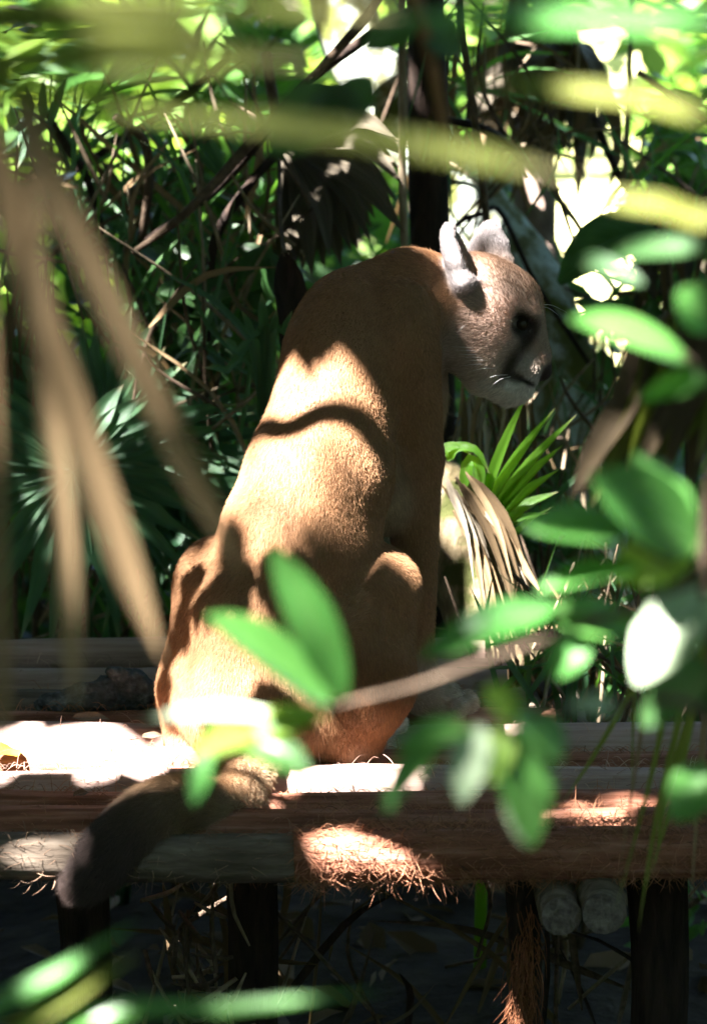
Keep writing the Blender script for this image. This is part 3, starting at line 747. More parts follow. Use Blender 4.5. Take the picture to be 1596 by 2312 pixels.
for i, c in enumerate([[(870, -60), (840, 20), (700, 180), (560, 330), (420, 480), (300, 570)], [(930, 20), (820, 90), (700, 180), (600, 300), (470, 440), (330, 540)],
                       [(640, 330), (560, 420), (480, 560), (470, 800)], [(260, 260), (330, 330), (330, 480), (300, 620)], [(1010, 270), (1090, 290), (1160, 340), (1230, 420)],
                       [(90, 230), (150, 330), (200, 410), (250, 600)], [(0, 470), (150, 455), (300, 430), (520, 440)], [(520, 120), (400, 230), (250, 330), (120, 420)]]):
    lab = ['long dark diagonal branch reaching up to the pale trunk', 'second dark diagonal branch just under the upper one', 'drooping dark stem in the gloom left of the dead grey frond', 'bent dark sapling stem in front of the yellow green glow',
           'crooked dark branch passing behind the hanging vines', 'dark leaning stem before the sunlit yellow green leaves', 'thin level twig crossing the dark undergrowth', 'thin dark branch slanting down through the palm leaflets'][i]
    dy = 1.1+.15*i
    o = bpy.data.objects.new('branch', tube_mesh('branch', [at(a, b, dy+r.uniform(-.1, .1)) for a, b in c], [.009]+[.0105]*(len(c)-2)+[.006], B_DARK if i % 3 else B_TWIG, 24, 7, .08, i)); link(o); tag(o, lab, 'branch')

# ================================================================== palms
def fan_frond(palm, hub, foot, L, n, a0, a1, axis, nrm, mat, droop=.5, width=.05, seed=0, petiole=True, prof='fan', tipmat=None):
    """a fan leaf: hub, main axis direction, plane normal; each leaflet its own piece"""
    r = random.Random(seed); hub = Vector(hub); axis = Vector(axis).normalized(); nrm = Vector(nrm); nrm = (nrm-axis*nrm.dot(axis)).normalized(); sd = axis.cross(nrm)
    foot = Vector(foot)
    fr = part('frond', tube_mesh('petiole', [foot, (foot+hub)/2+Vector((0, 0, .04))+rv(r, .015), hub], [.011, .009, .006], mat, 10, 6), palm)
    for i in range(n):
        a = R(a0+(a1-a0)*i/(n-1)+r.uniform(-2, 2)); d = axis*math.cos(a)+sd*math.sin(a)
        Li = L*(.82+.18*math.cos(a*.5))*r.uniform(.9, 1.08)
        g_ = Vector((0, 0, -1)); pts = [hub]
        for u in (.25, .5, .75, 1.0):
            pts.append(hub+d*(Li*u*(1-.10*droop*u*u))+g_*(droop*Li*u**2.4*(.45+.3*r.random()))+rv(r, .004))
        part('leaflet', blade_mesh('leaflet', pts, width*r.uniform(.85, 1.1), mat, nrm, 9, .45, prof), fr)
    return fr
fp = thing('fan_palm', 'green fan palm with drooping leaflets beside the hanging tan blades', 'palm', Vector((P(170, 1500, 1.0).x, 1.15, GZ)))
fan_frond(fp, at(165, 1062, .95), (P(200, 1500, 1.1).x, 1.2, GZ), .31, 26, -165, 150, (-.15, -.3, -.9), (.1, -.85, .5), L_PALM, .28, .045, 1)
fan_frond(fp, at(215, 1010, 1.15), (P(215, 1500, 1.1).x, 1.2, GZ), .34, 16, -95, 60, (.5, -.1, .75), (0, -.8, .6), L_PALM, .25, .05, 2)
fp2 = thing('fan_palm', 'fan palm with broad pleated leaf reaching behind the puma\'s back', 'palm', Vector((P(240, 1500, 1.3).x, 1.5, GZ)))
fan_frond(fp2, at(240, 1030, 1.35), (P(250, 1500, 1.3).x, 1.5, GZ), .42, 24, -78, 62, (.98, -.1, .08), (.05, -.55, .83), L_PALM, .16, .060, 3)
fan_frond(fp2, at(395, 1085, 1.2), (P(260, 1500, 1.3).x, 1.5, GZ), .30, 14, -60, 80, (.45, -.3, -.8), (.1, -.8, .5), L_PALM, .42, .045, 4)
# small bright palm by the dead boot
sp = thing('young_palm', 'young palm with bright sunlit leaflets pointing up below the puma\'s chin', 'palm', Vector((P(1090, 1400, .78).x, .85, GZ)))
st = part('stem', tube_mesh('stem', [Vector((P(1090, 1400, .8).x, .85, GZ)), P(1095, 1320, .80), P(1085, 1210, .78)], [.014, .010, .007], L_PALMB, 10, 7), sp)
for i, (bx, by, tx, ty, w_) in enumerate([(1088, 1155, 1190, 888, 34), (1094, 1160, 1252, 922, 32), (1102, 1172, 1302, 935, 30), (1108, 1182, 1270, 1005, 34), (1112, 1190, 1262, 1060, 32), (1085, 1170, 1150, 960, 26),
                                       (1115, 1200, 1260, 1110, 34), (1095, 1178, 1060, 1020, 20), (1120, 1205, 1240, 1160, 26), (1060, 1200, 1010, 1000, 18), (1120, 1250, 1250, 1145, 20)]):
    a = at(bx, by, .76); b = at(tx, ty, .66+.02*i)
    part('leaflet', blade_mesh('leaflet', [a, (a+b)/2+Vector((0, -.01, .012)), b], w_*SC*1.12, L_PALMB, (-.55, -.7, .5), 9, .55, 'lance'), sp)
for c in [[(1010, 1040), (1030, 1012), (1075, 1018), (1105, 1070)], [(1045, 1110), (1060, 1040), (1085, 1060), (1090, 1110)], [(1000, 1030), (1006, 1015), (1030, 1008), (1060, 1025)]]:
    part('leaflet', blade_mesh('leaflet', [at(a, b, .70) for a, b in c], .026, L_PALMB, (0, -.6, .8), 9, .3, 'lance'), sp)
# old palm boot and dry blades standing behind the fore paw
bt = thing('palm_boot', 'old sunlit palm frond base with peeling tan sheath beside the fore leg', 'palm debris', Vector((P(1090, 1500, .75).x, .8, GZ)))
part('sheath', tube_mesh('sheath', [at(985, 1060, .80), at(1020, 1110, .78), at(1065, 1230, .74), at(1110, 1370, .72), at(1150, 1500, .72)], [.035, .055, .085, .10, .10], B_BOOT, 18, 16, .05, 3), bt)
r = random.Random(9)
for i in range(16):
    x0 = r.uniform(985, 1060); y0 = r.uniform(1060, 1160)
    a = at(x0, y0, .66); b = at(x0+r.uniform(60, 190), y0+r.uniform(200, 330), .60+r.uniform(-.04, .04))
    part('dry_blade', blade_mesh('dry_blade', [a, (a+b)/2+Vector((.01, -.02, .02)), b], r.uniform(.008, .024), [L_TAN, L_BROWN, L_LIT2][i % 3], (.3, -1, .5), 7, .3), bt)
part('dry_blade', blade_mesh('dry_blade', [at(1128, 1180, .62), at(1175, 1270, .60), at(1226, 1345, .58)], .022, L_TAN, (.3, -1, .5), 7, .3), bt)
# big dead grey fan leaf
df = thing('dead_palm_leaf', 'large folded dead grey fan leaf hanging behind the shoulders', 'palm debris', at(640, 330, 1.6))
stalk = part('stalk', tube_mesh('stalk', [at(600, 120, 1.7), at(625, 260, 1.65), at(655, 345, 1.6)], [.012, .013, .012], B_TWIG, 10, 7), df)
r = random.Random(31)
for i in range(26):
    u = i/25; a = at(640+20*u, 335+r.uniform(-10, 10), 1.6)
    ex = 640+ (300*u) + r.uniform(-12, 12); ey = 640 - 190*u**1.3 + r.uniform(-30, 20)
    if u > .72: ex = 905+r.uniform(-15, 15); ey = 560-330*(u-.72)/.28*.75
    b = at(ex, ey, 1.45+.25*math.sin(i*1.9))
    m_ = (a*.45+b*.55)+Vector((.015, 0, .05*u))
    part('leaflet', blade_mesh('leaflet', [a, m_, b], r.uniform(.04, .062), L_DEAD, (r.uniform(-.5, .5), -1, .4), 8, .5, 'fan'), df)
# pods / dark pointed dead leaf
dl = thing('dead_leaf', 'dark brown curled dead leaf hanging close behind the shoulder', 'dead leaf', at(640, 570, 1.0))
part('blade', blade_mesh('blade', [at(640, 570, 1.0), at(650, 640, 1.0), at(655, 710, .98), at(640, 800, 1.0)], .068, B_DARK, (.2, -1, .1), 10, .5, 'oval'), dl)
part('stalk', tube_mesh('stalk', [at(640, 575, 1.0), at(632, 480, 1.15), at(630, 300, 1.5)], [.004, .004, .005], B_TWIG, 10, 6), dl)

# pinnate palm fronds and grasses in the gloom
def pinnate(palm, ctrl, n, L, mat, seed, width=.022, droop=.35, nrm=(0, -1, .3)):
    r = random.Random(seed); s = smooth_path([tuple(c) for c in ctrl], 24)
    fr = part('frond', tube_mesh('rachis', ctrl, [.008]*(len(ctrl)-1)+[.003], mat, 16, 6), palm)
    for i in range(n):
        u = .12+.86*i/n; k = min(int(u*23), 22); p = Vector(s[k]); t = (Vector(s[k+1])-p).normalized()
        side = t.cross(Vector(nrm)).normalized()
        for sg in (1, -1):
            d = (t*.55+side*sg*.85+rv(r, .08)).normalized(); l_ = L*math.sin(math.pi*(.15+.8*u))*r.uniform(.85, 1.1)
            pts = [p, p+d*l_*.5+Vector((0, 0, -droop*l_*.12)), p+d*l_+Vector((0, 0, -droop*l_*.6))]
            part('leaflet', blade_mesh('leaflet', pts, width*r.uniform(.8, 1.15), mat, (r.uniform(-.3, .3), -.6, .8), 6, .4), fr)
pal = thing('feather_palm', 'feathery green palm arching over the shaded undergrowth', 'palm', Vector((P(240, 1300, 1.9).x, 2.0, GZ)))
pinnate(pal, [Vector((P(240, 1300, 1.9).x, 2.0, GZ)), at(300, 800, 1.9), at(350, 500, 1.8), at(430, 330, 1.7), at(560, 290, 1.6)], 15, .22, L_PALM, 3)
pinnate(pal, [Vector((P(240, 1300, 1.9).x, 2.0, GZ)), at(220, 800, 1.9), at(180, 480, 1.8), at(120, 300, 1.8), at(40, 240, 1.7)], 14, .24, L_PALM, 4)
pinnate(pal, [Vector((P(240, 1300, 1.9).x, 2.0, GZ)), at(420, 900, 1.9), at(530, 700, 1.7), at(620, 640, 1.6)], 12, .20, L_DARK, 5)
pal2 = thing('feather_palm', 'feathery palm with thin leaflets high beside the pale trunk', 'palm', Vector((P(600, 1300, 2.6).x, 2.7, GZ)))
pinnate(pal2, [Vector((P(600, 1300, 2.6).x, 2.7, GZ)), at(560, 500, 2.6), at(560, 250, 2.6), at(590, 130, 2.6), at(640, 60, 2.6)], 14, .20, L_MID, 6)
pinnate(pal2, [Vector((P(600, 1300, 2.6).x, 2.7, GZ)), at(520, 500, 2.6), at(440, 220, 2.5), at(330, 90, 2.4), at(180, 60, 2.3)], 16, .26, L_MID, 7)
gr = thing('strap_leaf_plant', 'tuft of long upright green blades behind the puma\'s back', 'plant', Vector((P(600, 1100, .9).x, 1.0, GZ)))
for i, (bx, by, tx, ty, w_) in enumerate([(590, 900, 500, 760, 20), (600, 890, 590, 660, 24), (605, 890, 545, 700, 18), (600, 880, 625, 700, 20), (590, 900, 460, 830, 16), (610, 880, 660, 700, 16)]):
    part('blade', blade_mesh('blade', [Vector((P(600, 1100, .9).x, 1.0, GZ)), at(bx, by, .95), (at(bx, by, .95)*.4+at(tx, ty, .9)*.6)+Vector((0, 0, .02)), at(tx, ty, .9)], w_*SC*1.2, L_PALM, (.3, -1, .3), 10, .3, 'strap'), gr)

# broad-leaved bushes: (label, px, py, y, spread px x/y, leaves, leaf length, material)
def bush(name, label, px, py, y, sx, sy, n, L, mat, seed, stems=4, depth=.25, cat='bush', fn=(0, -.7, .7), holes=()):
    r = random.Random(seed); c = at(px, py, y); s = ppm(c)
    foot = Vector((c.x+r.uniform(-.1, .1), y+.05, GZ)); t = thing(name, label, cat, foot)
    tips = []
    for k in range(stems):
        e = at(px+r.uniform(-.7, .7)*sx, py-r.uniform(-.2, .8)*sy, y+r.uniform(-depth, depth)*.7)
        m_ = foot*.5+e*.5+rv(r, .06)
        part('stem', tube_mesh('stem', [foot+rv(r, .01), m_, e], [.009, .007, .003], B_TWIG, 10, 6, .05, k), t); tips.append((foot, m_, e))
    for i in range(n):
        for _ in range(6):
            q = at(px+r.gauss(0, .5)*sx, py+r.gauss(0, .5)*sy, y+r.uniform(-depth, depth))
            if all((q-at(hx, hy, q.y)).length > hr*SC for hx, hy, hr in holes): break
        d = Vector((r.gauss(0, .8), r.gauss(-.15, .5), r.gauss(-.35, .45))).normalized(); l_ = L*r.uniform(.6, 1.25)
        part('leaf', unit(mat, r.randrange(4)), t, leafM(q-d*l_*.5, q+d*l_*.5, Vector(fn)+rv(r, .45), r.uniform(.8, 1.15)))
    return t
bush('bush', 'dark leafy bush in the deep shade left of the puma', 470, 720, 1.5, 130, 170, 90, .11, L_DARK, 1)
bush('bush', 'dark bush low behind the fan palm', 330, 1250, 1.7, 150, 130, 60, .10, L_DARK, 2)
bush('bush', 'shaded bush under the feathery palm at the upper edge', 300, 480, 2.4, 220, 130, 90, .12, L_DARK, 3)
bush('bush', 'leafy shrub with dull green leaves behind the dead grey frond', 540, 470, 2.0, 120, 110, 70, .10, L_MID, 4)
bush('bush', 'bright sunlit shrub right of the clearing', 1540, 400, 3.2, 75, 170, 100, .12, L_MID, 5)
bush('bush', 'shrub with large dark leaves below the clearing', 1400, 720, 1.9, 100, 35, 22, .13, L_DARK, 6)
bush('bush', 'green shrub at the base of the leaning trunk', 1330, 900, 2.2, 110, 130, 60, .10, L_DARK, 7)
bush('bush', 'low plants growing along the back edge of the platform', 1350, 1480, .95, 170, 110, 60, .07, L_MID, 8, 6)
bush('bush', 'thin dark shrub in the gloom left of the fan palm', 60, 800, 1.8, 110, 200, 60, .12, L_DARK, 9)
bush('bush', 'sunlit yellow green shrub glowing far behind the leaning stems', 160, 360, 4.4, 120, 120, 110, .14, L_YEL, 10)
bush('bush', 'shrub with pale sunlit leaves high beside the pale trunk', 600, 120, 3.0, 90, 120, 50, .12, L_MID, 11)
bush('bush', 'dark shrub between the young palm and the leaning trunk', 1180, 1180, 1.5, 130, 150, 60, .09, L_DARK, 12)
bush('bush', 'low weeds on the dim ground by the right post', 1530, 2130, 1.2, 130, 130, 70, .06, L_MID, 13, 6)
# the big serrated leaf before the clearing
ll = thing('large_leaved_plant', 'plant with a single large dark green leaf in front of the sunlit clearing', 'plant', Vector((at(1500, 520, 1.75).x, 1.75, GZ)))
part('leaf', blade_mesh('leaf', [at(1480, 520, 1.7), at(1400, 530, 1.68), at(1330, 570, 1.66), at(1262, 640, 1.66)], .125, L_DARK, (-.3, -.8, .6), 10, .2, 'oval'), ll)
part('stem', tube_mesh('stem', [Vector((at(1500, 520, 1.75).x, 1.75, GZ)), at(1510, 800, 1.75), at(1505, 560, 1.72), at(1478, 520, 1.7)], [.010, .008, .006, .004], B_TWIG, 14, 6), ll)
r = random.Random(77)
# hanging dry stalks on the left margin and behind the platform
ds = thing('dry_reeds', 'bundle of thin dry brown stalks hanging in the dark beside the fan palm', 'dry stalks', Vector((P(60, 1500, 1.3).x, 1.4, GZ)))
for i in range(30):
    x0 = r.uniform(-30, 130); a = at(x0, r.uniform(560, 720), 1.3+r.uniform(-.15, .3)); b = at(x0+r.uniform(-60, 60), r.uniform(1000, 1480), 1.3+r.uniform(-.1, .2))
    part('stalk', blade_mesh('stalk', [a, (a+b)/2+rv(r, .02), b], r.uniform(.004, .010), L_BROWN, (r.uniform(-1, 1), -1, .2), 6, .3), ds)
ds2 = thing('dry_reeds', 'dry tan stalks standing behind the paw at the platform edge', 'dry stalks', Vector((P(1200, 1500, 1.0).x, 1.05, GZ)))
for i in range(60):
    x0 = r.uniform(1120, 1420); a = at(x0, r.uniform(1520, 1660), .9+r.uniform(-.1, .3)); b = at(x0+r.uniform(-90, 60), r.uniform(1180, 1460), .9+r.uniform(-.1, .3))
    part('stalk', blade_mesh('stalk', [a, (a+b)/2+rv(r, .02), b], r.uniform(.004, .011), [L_BROWN, L_TAN, L_OLIVE][i % 3], (r.uniform(-1, 1), -1, .2), 6, .3), ds2)
ds3 = thing('dry_reeds', 'dry pinkish grass blades hanging below the puma\'s chin', 'dry stalks', Vector((P(1090, 1300, 1.2).x, 1.25, GZ)))
for i in range(30):
    x0 = r.uniform(1040, 1200); a = at(x0, r.uniform(840, 900), 1.15+r.uniform(-.1, .2)); b = at(x0+r.uniform(-50, 60), r.uniform(1020, 1200), 1.15+r.uniform(-.1, .2))
    part('stalk', blade_mesh('stalk', [a, (a+b)/2+rv(r, .015), b], r.uniform(.006, .016), [L_BROWN, L_LIT2, L_TAN][i % 3], (r.uniform(-1, 1), -1, .2), 6, .3), ds3)
ds4 = thing('dry_reeds', 'long dry brown stalks hanging over the far right undergrowth', 'dry stalks', Vector((P(1560, 1300, 2.0).x, 2.0, GZ)))
for i in range(26):
    x0 = r.uniform(1440, 1610); a = at(x0, r.uniform(420, 560), 1.9+r.uniform(-.2, .3)); b = at(x0+r.uniform(-50, 30), r.uniform(640, 800), 1.9+r.uniform(-.1, .2))
    part('stalk', blade_mesh('stalk', [a, (a+b)/2+rv(r, .02), b], r.uniform(.010, .03), [L_BROWN, L_DEAD][i % 2], (r.uniform(-1, 1), -1, .2), 6, .3), ds4)
def tangle(label, px, py, sx, sy, y, n, seed, slope=1.0, mats=None):
    r = random.Random(seed); t = thing('tangled_stems', label, 'stems', Vector((at(px, py, y).x, y, GZ)))
    for i in range(n):
        c = at(px+r.uniform(-1, 1)*sx, py+r.uniform(-1, 1)*sy, y+r.uniform(-.3, .4)); d = Vector((r.gauss(0, .5), r.gauss(0, .3), slope*r.gauss(.7, .5))).normalized()*r.uniform(.10, .28)
        m_ = c+rv(r, .025)
        if i % 3 == 0: part('stem', tube_mesh('stem', [c-d, m_, c+d], [.004, .0045, .002], [B_TWIG, B_VINE][r.randrange(2)], 8, 5, .1, i), t)
        else: part('blade', blade_mesh('blade', [c-d, m_, c+d+Vector((0, -.02, -.03))], r.uniform(.006, .018), (mats or [L_PALM, L_MID, L_BROWN, L_TAN, L_PALM])[r.randrange(5)], (r.uniform(-1, 1), -1, r.uniform(0, 1)), 7, .3), t)
    return t
tangle('tangle of stems and blades above the broad fan leaf', 430, 800, 170, 160, 1.35, 80, 1)
tangle('tangle of twigs and narrow leaves under the olive leaflets', 330, 420, 300, 150, 1.6, 90, 2)
tangle('tangle of thin stems beneath the broad fan leaf', 330, 1330, 180, 110, 1.4, 60, 3)
tangle('tangle of thin stems around the hanging vines', 1100, 260, 180, 180, 2.0, 60, 4)
tangle('tangle of twigs right of the sunlit clearing', 1500, 560, 100, 260, 2.2, 60, 5)
tangle('tangle of dark stems between the fore leg and the leaning trunk', 1200, 1050, 150, 180, 1.6, 60, 6)
tangle('tangle of green blades and dry stems growing against the back of the platform', 1330, 1500, 260, 110, .62, 110, 8, 1.6)
tangle('tangle of green blades at the far end of the platform', 1530, 1620, 120, 140, .55, 50, 9, 1.6)
tangle('tangle of dead stems in the dark beneath the logs', 900, 2150, 600, 120, .2, 40, 7, 1.0, [B_DARK, L_BROWN, B_DARK, B_TWIG, L_BROWN])
# debris under the platform
db = thing('dead_twigs', 'heap of dead twigs and leaf scraps in the dark under the platform', 'twigs', Vector((P(430, 2200, -.1).x, -.1, GZ)))
for i in range(40):
    c = at(r.gauss(450, 60), r.gauss(2190, 90), -.15+r.uniform(-.15, .2)); d = rv(r, 1).normalized()*r.uniform(.03, .09)
    part('twig', tube_mesh('twig', [c-d, c+rv(r, .01), c+d], [.004, .005, .002], [B_TWIG, B_VINE][i % 2], 6, 5, .1, i), db)

# ================================================================== far undergrowth (one mass) and the sunny clearing
def glade(c):                                               # an open path leads away between the bushes
    s_ = c[:, 0]/(c[:, 1]+6.85); return (s_ > .0500) & (s_ < .0760) & (c[:, 1] < 19)
pv = []; pf = []
for i, yy in enumerate(np.linspace(6.5, 22, 32)):
    for j in range(7):
        s_ = .046+.034*j/6; xx = s_*(yy+6.85)
        h = .05*math.sin(xx*1.7+yy)+.04*math.sin(yy*2.3-xx*.8)+.03*math.sin(xx*4.1)*math.sin(yy*3.7)
        pv.append((xx, yy, GZ+h*(1 if yy < 9 else 3)+max(0, yy-14)*.035+.10))
    if i: pf += [(7*i+j-7, 7*i+j-6, 7*i+j+1, 7*i+j) for j in range(6)]
po = bpy.data.objects.new('path', mesh('path', pv, pf, bark_mat('dry_grass_path', [(.3, (.22, .22, .06)), (.6, (.50, .46, .22)), (.8, (.60, .55, .32))], (3, 3, 3), 1.0, .8, 3.0, .05))); link(po); po['kind'] = 'structure'
def far_z(h0, h1): return lambda c, g: GZ+g.uniform(h0, h1, len(c))*(1-.0*c[:, 0])
scatter_leaves('far_undergrowth', 9000, (-4.5, 4.5), (6.0, 9.0), lambda c, g: GZ+(g.random(len(c))**1.3)*(1.5+.5*np.sin(c[:, 0]*2.1)), (.10, .26), [L_FAR, L_FAR, L_MID, L_YEL], 21, 'mass of sunlit undergrowth far behind the puma', .8, .4, 'undergrowth', glade)
scatter_leaves('far_thicket', 9000, (-9, 9), (13.0, 20.0), lambda c, g: GZ+.0+(g.random(len(c))**1.1)*(3.2+.8*np.sin(c[:, 0]*1.3)), (.2, .5), [L_MID, L_DARK, L_FAR], 22, 'distant green thicket closing the view', .8, .45, 'thicket', glade)
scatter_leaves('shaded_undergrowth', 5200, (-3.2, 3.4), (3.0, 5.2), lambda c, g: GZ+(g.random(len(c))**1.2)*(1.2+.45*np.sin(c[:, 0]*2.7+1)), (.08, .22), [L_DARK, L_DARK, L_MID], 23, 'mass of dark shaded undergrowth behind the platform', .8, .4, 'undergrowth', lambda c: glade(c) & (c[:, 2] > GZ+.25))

# the forest goes on around the place
def ring_z(h): return lambda c, g: GZ+(g.random(len(c)))*h
for nm, n, xr, yr, h, lab, sd in [('forest_edge', 6000, (-9.5, -5.5), (-11, 9), 6.5, 'dense forest edge left of the clearing', 41), ('forest_edge', 6000, (5.5, 9.5), (-11, 9), 6.5, 'dense forest edge right of the clearing', 42), ('forest_edge', 6000, (-9, 9), (-14, -11), 7.5, 'dense forest edge behind the viewing spot', 43)]:
    scatter_leaves(nm, n, xr, yr, ring_z(h), (.35, .8), [L_MID, L_DARK], sd, lab, .8, .5, 'forest')
# ================================================================== foreground, out of focus
def fleaf(parent, base, tip, wpx, mat, y, dy=0.0, nh=(0, -.8, .6), n=10, bow=.06, fold=.22):
    a = P(*base, y); b = P(*tip, y+dy); m_ = (a+b)/2+Vector(nh).normalized()*((b-a).length*bow)
    return part('leaf', blade_mesh('leaf', [a, m_, b], wpx*ppm((a+b)/2), mat, nh, n, fold, 'oval'), parent)
def twig(parent, pts, y, r0, r1, mat=None, name='twig'):
    c = [P(a, b, y) for a, b in pts]; k = len(c)
    return part(name, tube_mesh(name, c, [r0+(r1-r0)*i/(k-1) for i in range(k)], mat or B_TWIG, 16, 7, .05), parent)
YA = -3.35
s1 = thing('sapling', 'blurred leafy sapling in front of the puma\'s haunch', 'sapling', Vector((P(1700, 2600, YA).x, YA, GZ)))
part('stem', tube_mesh('stem', [Vector((P(1700, 2600, YA).x, YA, GZ)), P(1730, 2000, YA), P(1690, 1500, YA+.02), P(1640, 1290, YA)], [.009, .008, .006, .004], B_TWIG, 16, 7), s1)
twig(s1, [(1640, 1290), (1500, 1340), (1380, 1390), (1260, 1435)], YA, .0038, .0032, B_TWIG)
twig(s1, [(1260, 1435), (1100, 1490), (940, 1548), (790, 1585), (640, 1622)], YA, .0032, .002, B_TWIG)
fleaf(s1, (775, 1575), (612, 1238), 118, L_FG, YA, -.02, (.15, -.75, .65))
fleaf(s1, (745, 1585), (468, 1392), 150, L_FG, YA, -.05, (-.25, -.5, .85))
fleaf(s1, (640, 1622), (318, 1628), 66, L_PALE, YA, .02, (0, -.35, .95))
fleaf(s1, (560, 1655), (735, 1615), 84, L_YEL, YA, -.02, (.2, -.7, .7))
fleaf(s1, (500, 1660), (436, 1818), 72, L_FG, YA, -.02, (-.6, -.7, .3))
fleaf(s1, (530, 1650), (700, 1745), 96, L_FG, YA, -.04, (.1, -.8, .6))
fleaf(s1, (590, 1640), (440, 1700), 80, L_YEL, YA, -.03, (-.2, -.8, .6))
twig(s1, [(790, 1585), (680, 1620), (560, 1650), (480, 1665)], YA, .0025, .0015)
YB = -3.2
s2 = thing('sapling', 'blurred sapling with broad glossy leaves beside the young palm', 'sapling', Vector((P(1660, 2600, YB).x, YB, GZ)))
part('stem', tube_mesh('stem', [Vector((P(1660, 2600, YB).x, YB, GZ)), P(1680, 2200, YB), P(1650, 1700, YB), P(1590, 1300, YB), P(1625, 900, YB), P(1610, 600, YB)], [.010, .009, .008, .006, .005, .003], B_TWIG, 20, 7), s2)
twig(s2, [(1575, 1400), (1430, 1390), (1300, 1390), (1240, 1380)], YB, .003, .0015)
twig(s2, [(1565, 1300), (1450, 1240), (1400, 1210), (1330, 1190)], YB, .003, .0015)
twig(s2, [(1598, 850), (1560, 810), (1540, 800)], YB, .003, .002)
for b, t, w_, m, dy, nh in [((1250, 1370), (955, 1485), 118, L_FG, -.03, (-.1, -.55, .85)), ((1240, 1385), (1450, 1425), 110, L_FG, .02, (.1, -.7, .7)), ((1600, 1330), (1436, 1545), 170, L_PALE, -.03, (-.4, -.7, .55)),
                            ((1410, 1200), (1185, 1190), 125, L_FG, -.03, (0, -.6, .8)), ((1440, 1280), (1215, 1335), 92, L_FG, -.02, (0, -.35, .95)), ((1575, 1235), (1335, 1075), 185, L_FG, -.05, (-.15, -.75, .65)),
                            ((1570, 1225), (1375, 1300), 130, L_YEL, .02, (.1, -.9, .3)), ((1560, 1215), (1430, 1025), 120, L_FG, .02, (-.3, -.2, .95)), ((1555, 815), (1285, 720), 120, L_FG, -.03, (-.1, -.5, .85)), ((1610, 855), (1445, 905), 84, L_FG, 0, (0, -.5, .85)),
                            ((1620, 740), (1530, 655), 120, L_FG, 0, (-.3, -.6, .7)), ((1610, 560), (1330, 580), 60, L_DARK, .1, (0, -.8, .6)), ((1620, 1740), (1515, 1850), 130, L_FG, 0, (-.6, -.7, .3)), ((1600, 1500), (1450, 1640), 110, L_DARK, 0, (-.4, -.8, .3)),
                            ((1330, 1440), (1240, 1530), 90, L_FG, 0, (-.4, -.8, .4)), ((1450, 640), (1240, 570), 56, L_DARK, .1, (0, -.8, .6)), ((1620, 1450), (1480, 1330), 130, L_FG, .05, (-.2, -.8, .5)), ((1640, 1620), (1440, 1450), 120, L_DARK, .1, (-.2, -.8, .5))]:
    fleaf(s2, b, t, w_, m, YB, dy, nh)
YC = -3.5
s3 = thing('sapling', 'blurred low sapling with drooping pale leaves at the platform front', 'sapling', Vector((P(1720, 2650, YC).x, YC, GZ)))
part('stem', tube_mesh('stem', [Vector((P(1720, 2650, YC).x, YC, GZ)), P(1740, 2300, YC), P(1720, 1800, YC), P(1560, 1590, YC), P(1340, 1600, YC)], [.007, .006, .005, .004, .003], B_TWIG, 14, 7), s3)
twig(s3, [(1340, 1600), (1200, 1610), (1080, 1625), (985, 1655)], YC, .003, .0015)
for b, t, w_, m, nh in [((1010, 1645), (868, 1835), 92, L_FG, (-.55, -.55, .6)), ((1085, 1640), (1040, 1815), 88, L_PALE, (-.1, -.7, .7)), ((1165, 1640), (1200, 1910), 128, L_FG, (.1, -.6, .75)), ((1175, 1600), (1265, 1720), 110, L_FG, (.4, -.6, .6)),
                        ((1290, 1590), (1390, 1612), 80, L_PALE, (.1, -.5, .85)), ((1140, 1640), (1110, 1770), 80, L_YEL, (-.2, -.8, .6)), ((1060, 1640), (900, 1690), 84, L_FG, (-.2, -.5, .8)), ((1180, 1620), (1090, 1560), 90, L_YEL, (0, -.7, .7)), ((1160, 1760), (1190, 1910), 84, L_PALE, (.1, -.6, .75))]:
    fleaf(s3, b, t, w_, m, YC, -.02, nh)
# palm leaflets right before the lens
YD = -4.25
def strap(parent, pts, wpx, mat, y, nh=(0, -.75, .65), name='leaflet', prof='strap'):
    c = [P(a, b, y) for a, b in pts]
    return part(name, blade_mesh(name, c, wpx*ppm(c[len(c)//2]), mat, nh, 12, .3, prof), parent)
f1 = thing('palm_frond', 'blurred olive palm leaflets stretching across the upper edge', 'palm frond', P(-260, 120, YD))
part('rachis', tube_mesh('rachis', [P(-420, 500, YD), P(-260, 120, YD), P(-160, -300, YD)], [.006, .005, .003], L_OLIVE, 8, 7), f1)
for p, w_ in [([(-250, 130), (-40, 60), (250, 55), (520, 80)], 90), ([(-250, 150), (-40, 150), (300, 128), (720, 140)], 92), ([(-260, 180), (-40, 200), (480, 262), (1000, 340), (1310, 402)], 62), ([(-240, 60), (-40, 15), (400, 10), (900, 30)], 46)]:
    strap(f1, p, w_, L_OLIVE, YD)
f2 = thing('palm_frond', 'blurred pale green palm leaflets at the upper right corner', 'palm frond', P(1900, 40, YD+.3))
part('rachis', tube_mesh('rachis', [P(1960, 400, YD+.3), P(1900, 40, YD+.3), P(1860, -260, YD+.3)], [.006, .005, .003], L_OLIVE, 8, 7), f2)
for p, w_, m in [([(1900, 60), (1640, 58), (1300, 45), (860, 42)], 76, L_FG), ([(1900, 80), (1640, 255), (1400, 215), (1040, 182)], 50, L_OLIVE), ([(1920, 200), (1640, 480), (1480, 462), (1270, 438)], 50, L_OLIVE)]:
    strap(f2, p, w_, m, YD+.3)
s4 = thing('overhanging_branch', 'blurred dark green leaves hanging on a reddish stalk above the puma', 'branch', P(940, -260, -2.6))
